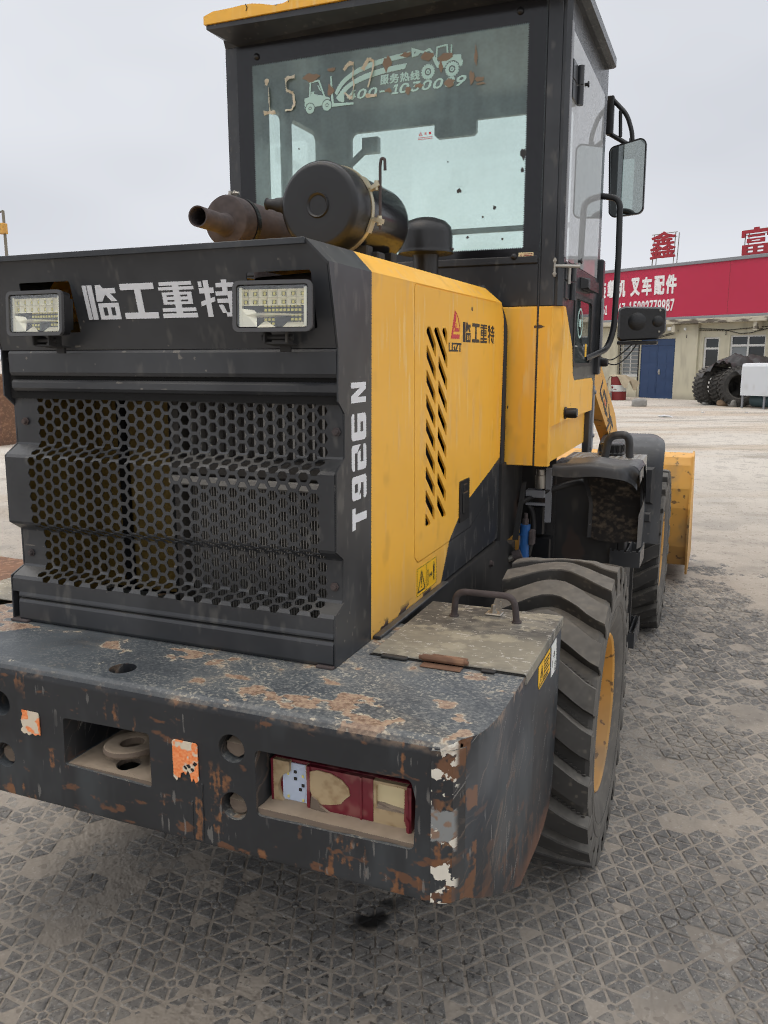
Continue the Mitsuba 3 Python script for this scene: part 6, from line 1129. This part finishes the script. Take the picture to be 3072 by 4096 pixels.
put(k, 'tank', fac([lathe([(0, -.02), (.16, .0), (.205, .06), (.205, 1.2), (.16, 1.26), (0, 1.28)], (4.95, -2.85, .24), (1, 0, 0), 24), box(5.7, 6.2, -3.0, -2.6, .05, .33, .05)]), 'teal_tank', smooth=40)
k = thing('oil_drum', 'dark red oil drum with white label beside the barred window', 'drum')
dr_c = (-.73, -2.25)
put(k, 'body', fac(lathe([(0, 0), (.285, 0), (.29, .02), (.285, .29), (.297, .30), (.285, .31), (.285, .58), (.297, .59), (.285, .60), (.285, .87), (.29, .885), (.27, .885), (.27, .87), (0, .87)], (*dr_c, 0), (0, 0, 1), 32)), 'drum_red', smooth=40)
put(k, 'label', fac(lathe([(.2865, .33), (.2865, .57)], (*dr_c, 0), (0, 0, 1), 32)), 'sticker_white', smooth=True)
put(k, 'label_print', fac([box(dr_c[0] - .10, dr_c[0] - .02, dr_c[1] - .297, dr_c[1] - .270, .44, .52, .01), box(dr_c[0] + .0, dr_c[0] + .12, dr_c[1] - .292, dr_c[1] - .262, .40, .42)]), 'drum_red')
k = thing('sacking', 'tan sacking draped over the red oil drum', 'sack')
uu, vv = np.meshgrid(np.linspace(0, 1, 24), np.linspace(0, 1, 20), indexing='ij'); ss, dd = dr_c[0] - .33 + .95 * uu, dr_c[1] + .45 - .75 * vv
P_ = np.stack([ss * 4, dd * 4, uu * 0], -1); rr = np.hypot(ss - dr_c[0], dd - dr_c[1])
zz = .90 + .06 * meshkit.fbm(P_, 3, 7) - np.clip(rr - .27, 0, 1) * 1.1 * (1 + .5 * np.sin(np.arctan2(dd - dr_c[1], ss - dr_c[0]) * 7)); zz = np.maximum(zz, .42 + .2 * np.sin(uu * 12) * .5)
put(k, 'cloth', fac(trimesh.Trimesh(np.stack([ss, dd, zz], -1).reshape(-1, 3), grid_faces(24, 20), process=False)), 'sacking', smooth=True)
k = thing('tin_bucket', 'grey tin bucket on a box next to the oil drum', 'bucket')
put(k, 'shell', fac(lathe([(0, .0), (.15, 0), (.20, .36), (.206, .37), (.194, .36), (.145, .02), (0, .02)], (-1.05, -2.78, .28), (0, 0, 1), 24)), 'galvanised', smooth=40)
k = thing('crate', 'low grey block under the tin bucket', 'block'); put(k, 'body', fac(box(-1.32, -.80, -3.05, -2.52, 0, .28, .01)), 'stone')
def stone(x, y, sx, sy, sz, seed, label, m='stone'):
    s_ = trimesh.creation.icosphere(3); r_ = np.random.default_rng(seed)
    v = s_.vertices.copy(); v = np.sign(v) * np.abs(v) ** .7; v *= 1 + .35 * (meshkit.fbm(v * 1.6 + seed, 3, seed) - .5)[:, None]; s_.vertices = v * [sx, sy, sz]
    s_.apply_transform(rotm(r_.random() * 3, (0, 0, 1))); s_.apply_translation((x, y, sz * .75))
    k = thing('stone', label, 'stone'); put(k, 'body', s_, m, smooth=30)
stone(-2.56, 28.2, .24, .17, .15, 3, 'grey broken stone lying alone on the yard')
stone(-.02, 29.5, .20, .16, .13, 5, 'brown stone wedged under the tyre pile', 'brown_stone'); stone(.28, 29.1, .16, .14, .14, 8, 'pale grey stone beside the brown stone at the tyres'); stone(-.55, 29.9, .14, .10, .06, 12, 'flat grey stone at the left foot of the tyre pile')
def scrap(x, y, r, seed, label):
    r_ = np.random.default_rng(seed); pts = np.c_[r_.normal(0, r, 26), r_.normal(0, r * .8, 26), np.abs(r_.normal(0, r * .35, 26))]
    k = thing('litter', label, 'litter', None); m = hull(pts); m = m.subdivide(); m.vertices += r_.normal(0, r * .10, m.vertices.shape); m.apply_translation((x, y, .012)); put(k, 'scrap', m, 'white_sheet')
scrap(-1.46, 23.36, .07, 3, 'crumpled white paper scrap on the yard, nearest to the loader boom'); scrap(-.55, 25.6, .03, 4, 'small white paper scrap further out in the yard'); scrap(.63, 25.9, .025, 6, 'tiny white scrap near the cabinet')
# left edge: lamp post, rusty bucket, steel plate
k = thing('lamp_post', 'thin grey post with a yellow box beyond the hood', 'post')
top = np.array([-14.604, 14.0, 4.719])
put(k, 'mast', [cyl((top[0], top[1], 0), tuple(top), .045, .030, n=10), tube([tuple(top), (top[0] - .12, top[1], top[2] - .03), (top[0] - .6, top[1], top[2] - .12)], .02, 8)], 'pole_grey', smooth=40)
put(k, 'box', box(top[0] - .13, top[0] + .06, top[1] - .09, top[1] + .04, top[2] - .48, top[2] - .26, .01), 'yellow_dirty')
k = thing('rusty_bucket', 'large rust-brown loader bucket standing at the left edge', 'loader bucket')
q0 = np.array([-12.45, 11.75, 0])
bpf = [(0, 1.28), (.15, 1.32), (.75, .95), (1.05, .35), (.95, .05), (.2, 0), (-.15, .0), (-.15, .03), (.2, .03), (.9, .09), (1.0, .35), (.71, .92), (.12, 1.26)]
put(k, 'shell', [ext(affinity.translate(affinity.scale(Polygon(bpf), -1, 1, origin=(0, 0)), q0[1], 0), 'x', q0[0] - 2.3, q0[0] + .02)], 'rusty_steel')
put(k, 'side_plate', [ext(affinity.translate(affinity.scale(Polygon([(0, 1.3), (.15, 1.34), (.77, .97), (1.08, .35), (.97, .0), (-.2, 0)]), -1, 1, origin=(0, 0)), q0[1], 0), 'x', q0[0] + .02, q0[0] + .05)], 'rusty_steel')
each(k, 'tooth', [hull([(q0[0] - 2.2 + .36 * i + dx, q0[1] + .15 + dy, z) for dx in (-.05, .05) for dy, z in ((0, .0), (0, .05), (.28, .01))]) for i in range(7)], 'rusty_steel')
k = thing('steel_plate', 'rust-orange curved steel plate on the ground at the left edge', 'plate')
cxp, cyp = -4.52, 3.90
put(k, 'plate', [ext(affinity.translate(Polygon([(-.9, -.25), (.10, -.22), (.235, -.12), (.27, .06), (.22, .35), (.0, .75), (-.9, .8)]).buffer(-.05).buffer(.05), cxp, cyp), 'z', .012, .045), ext(affinity.translate(Polygon([(-.9, .10), (.10, .12), (.18, .3), (.02, .70), (-.9, .75)]), cxp, cyp), 'z', .045, .075)], 'rusty_steel')
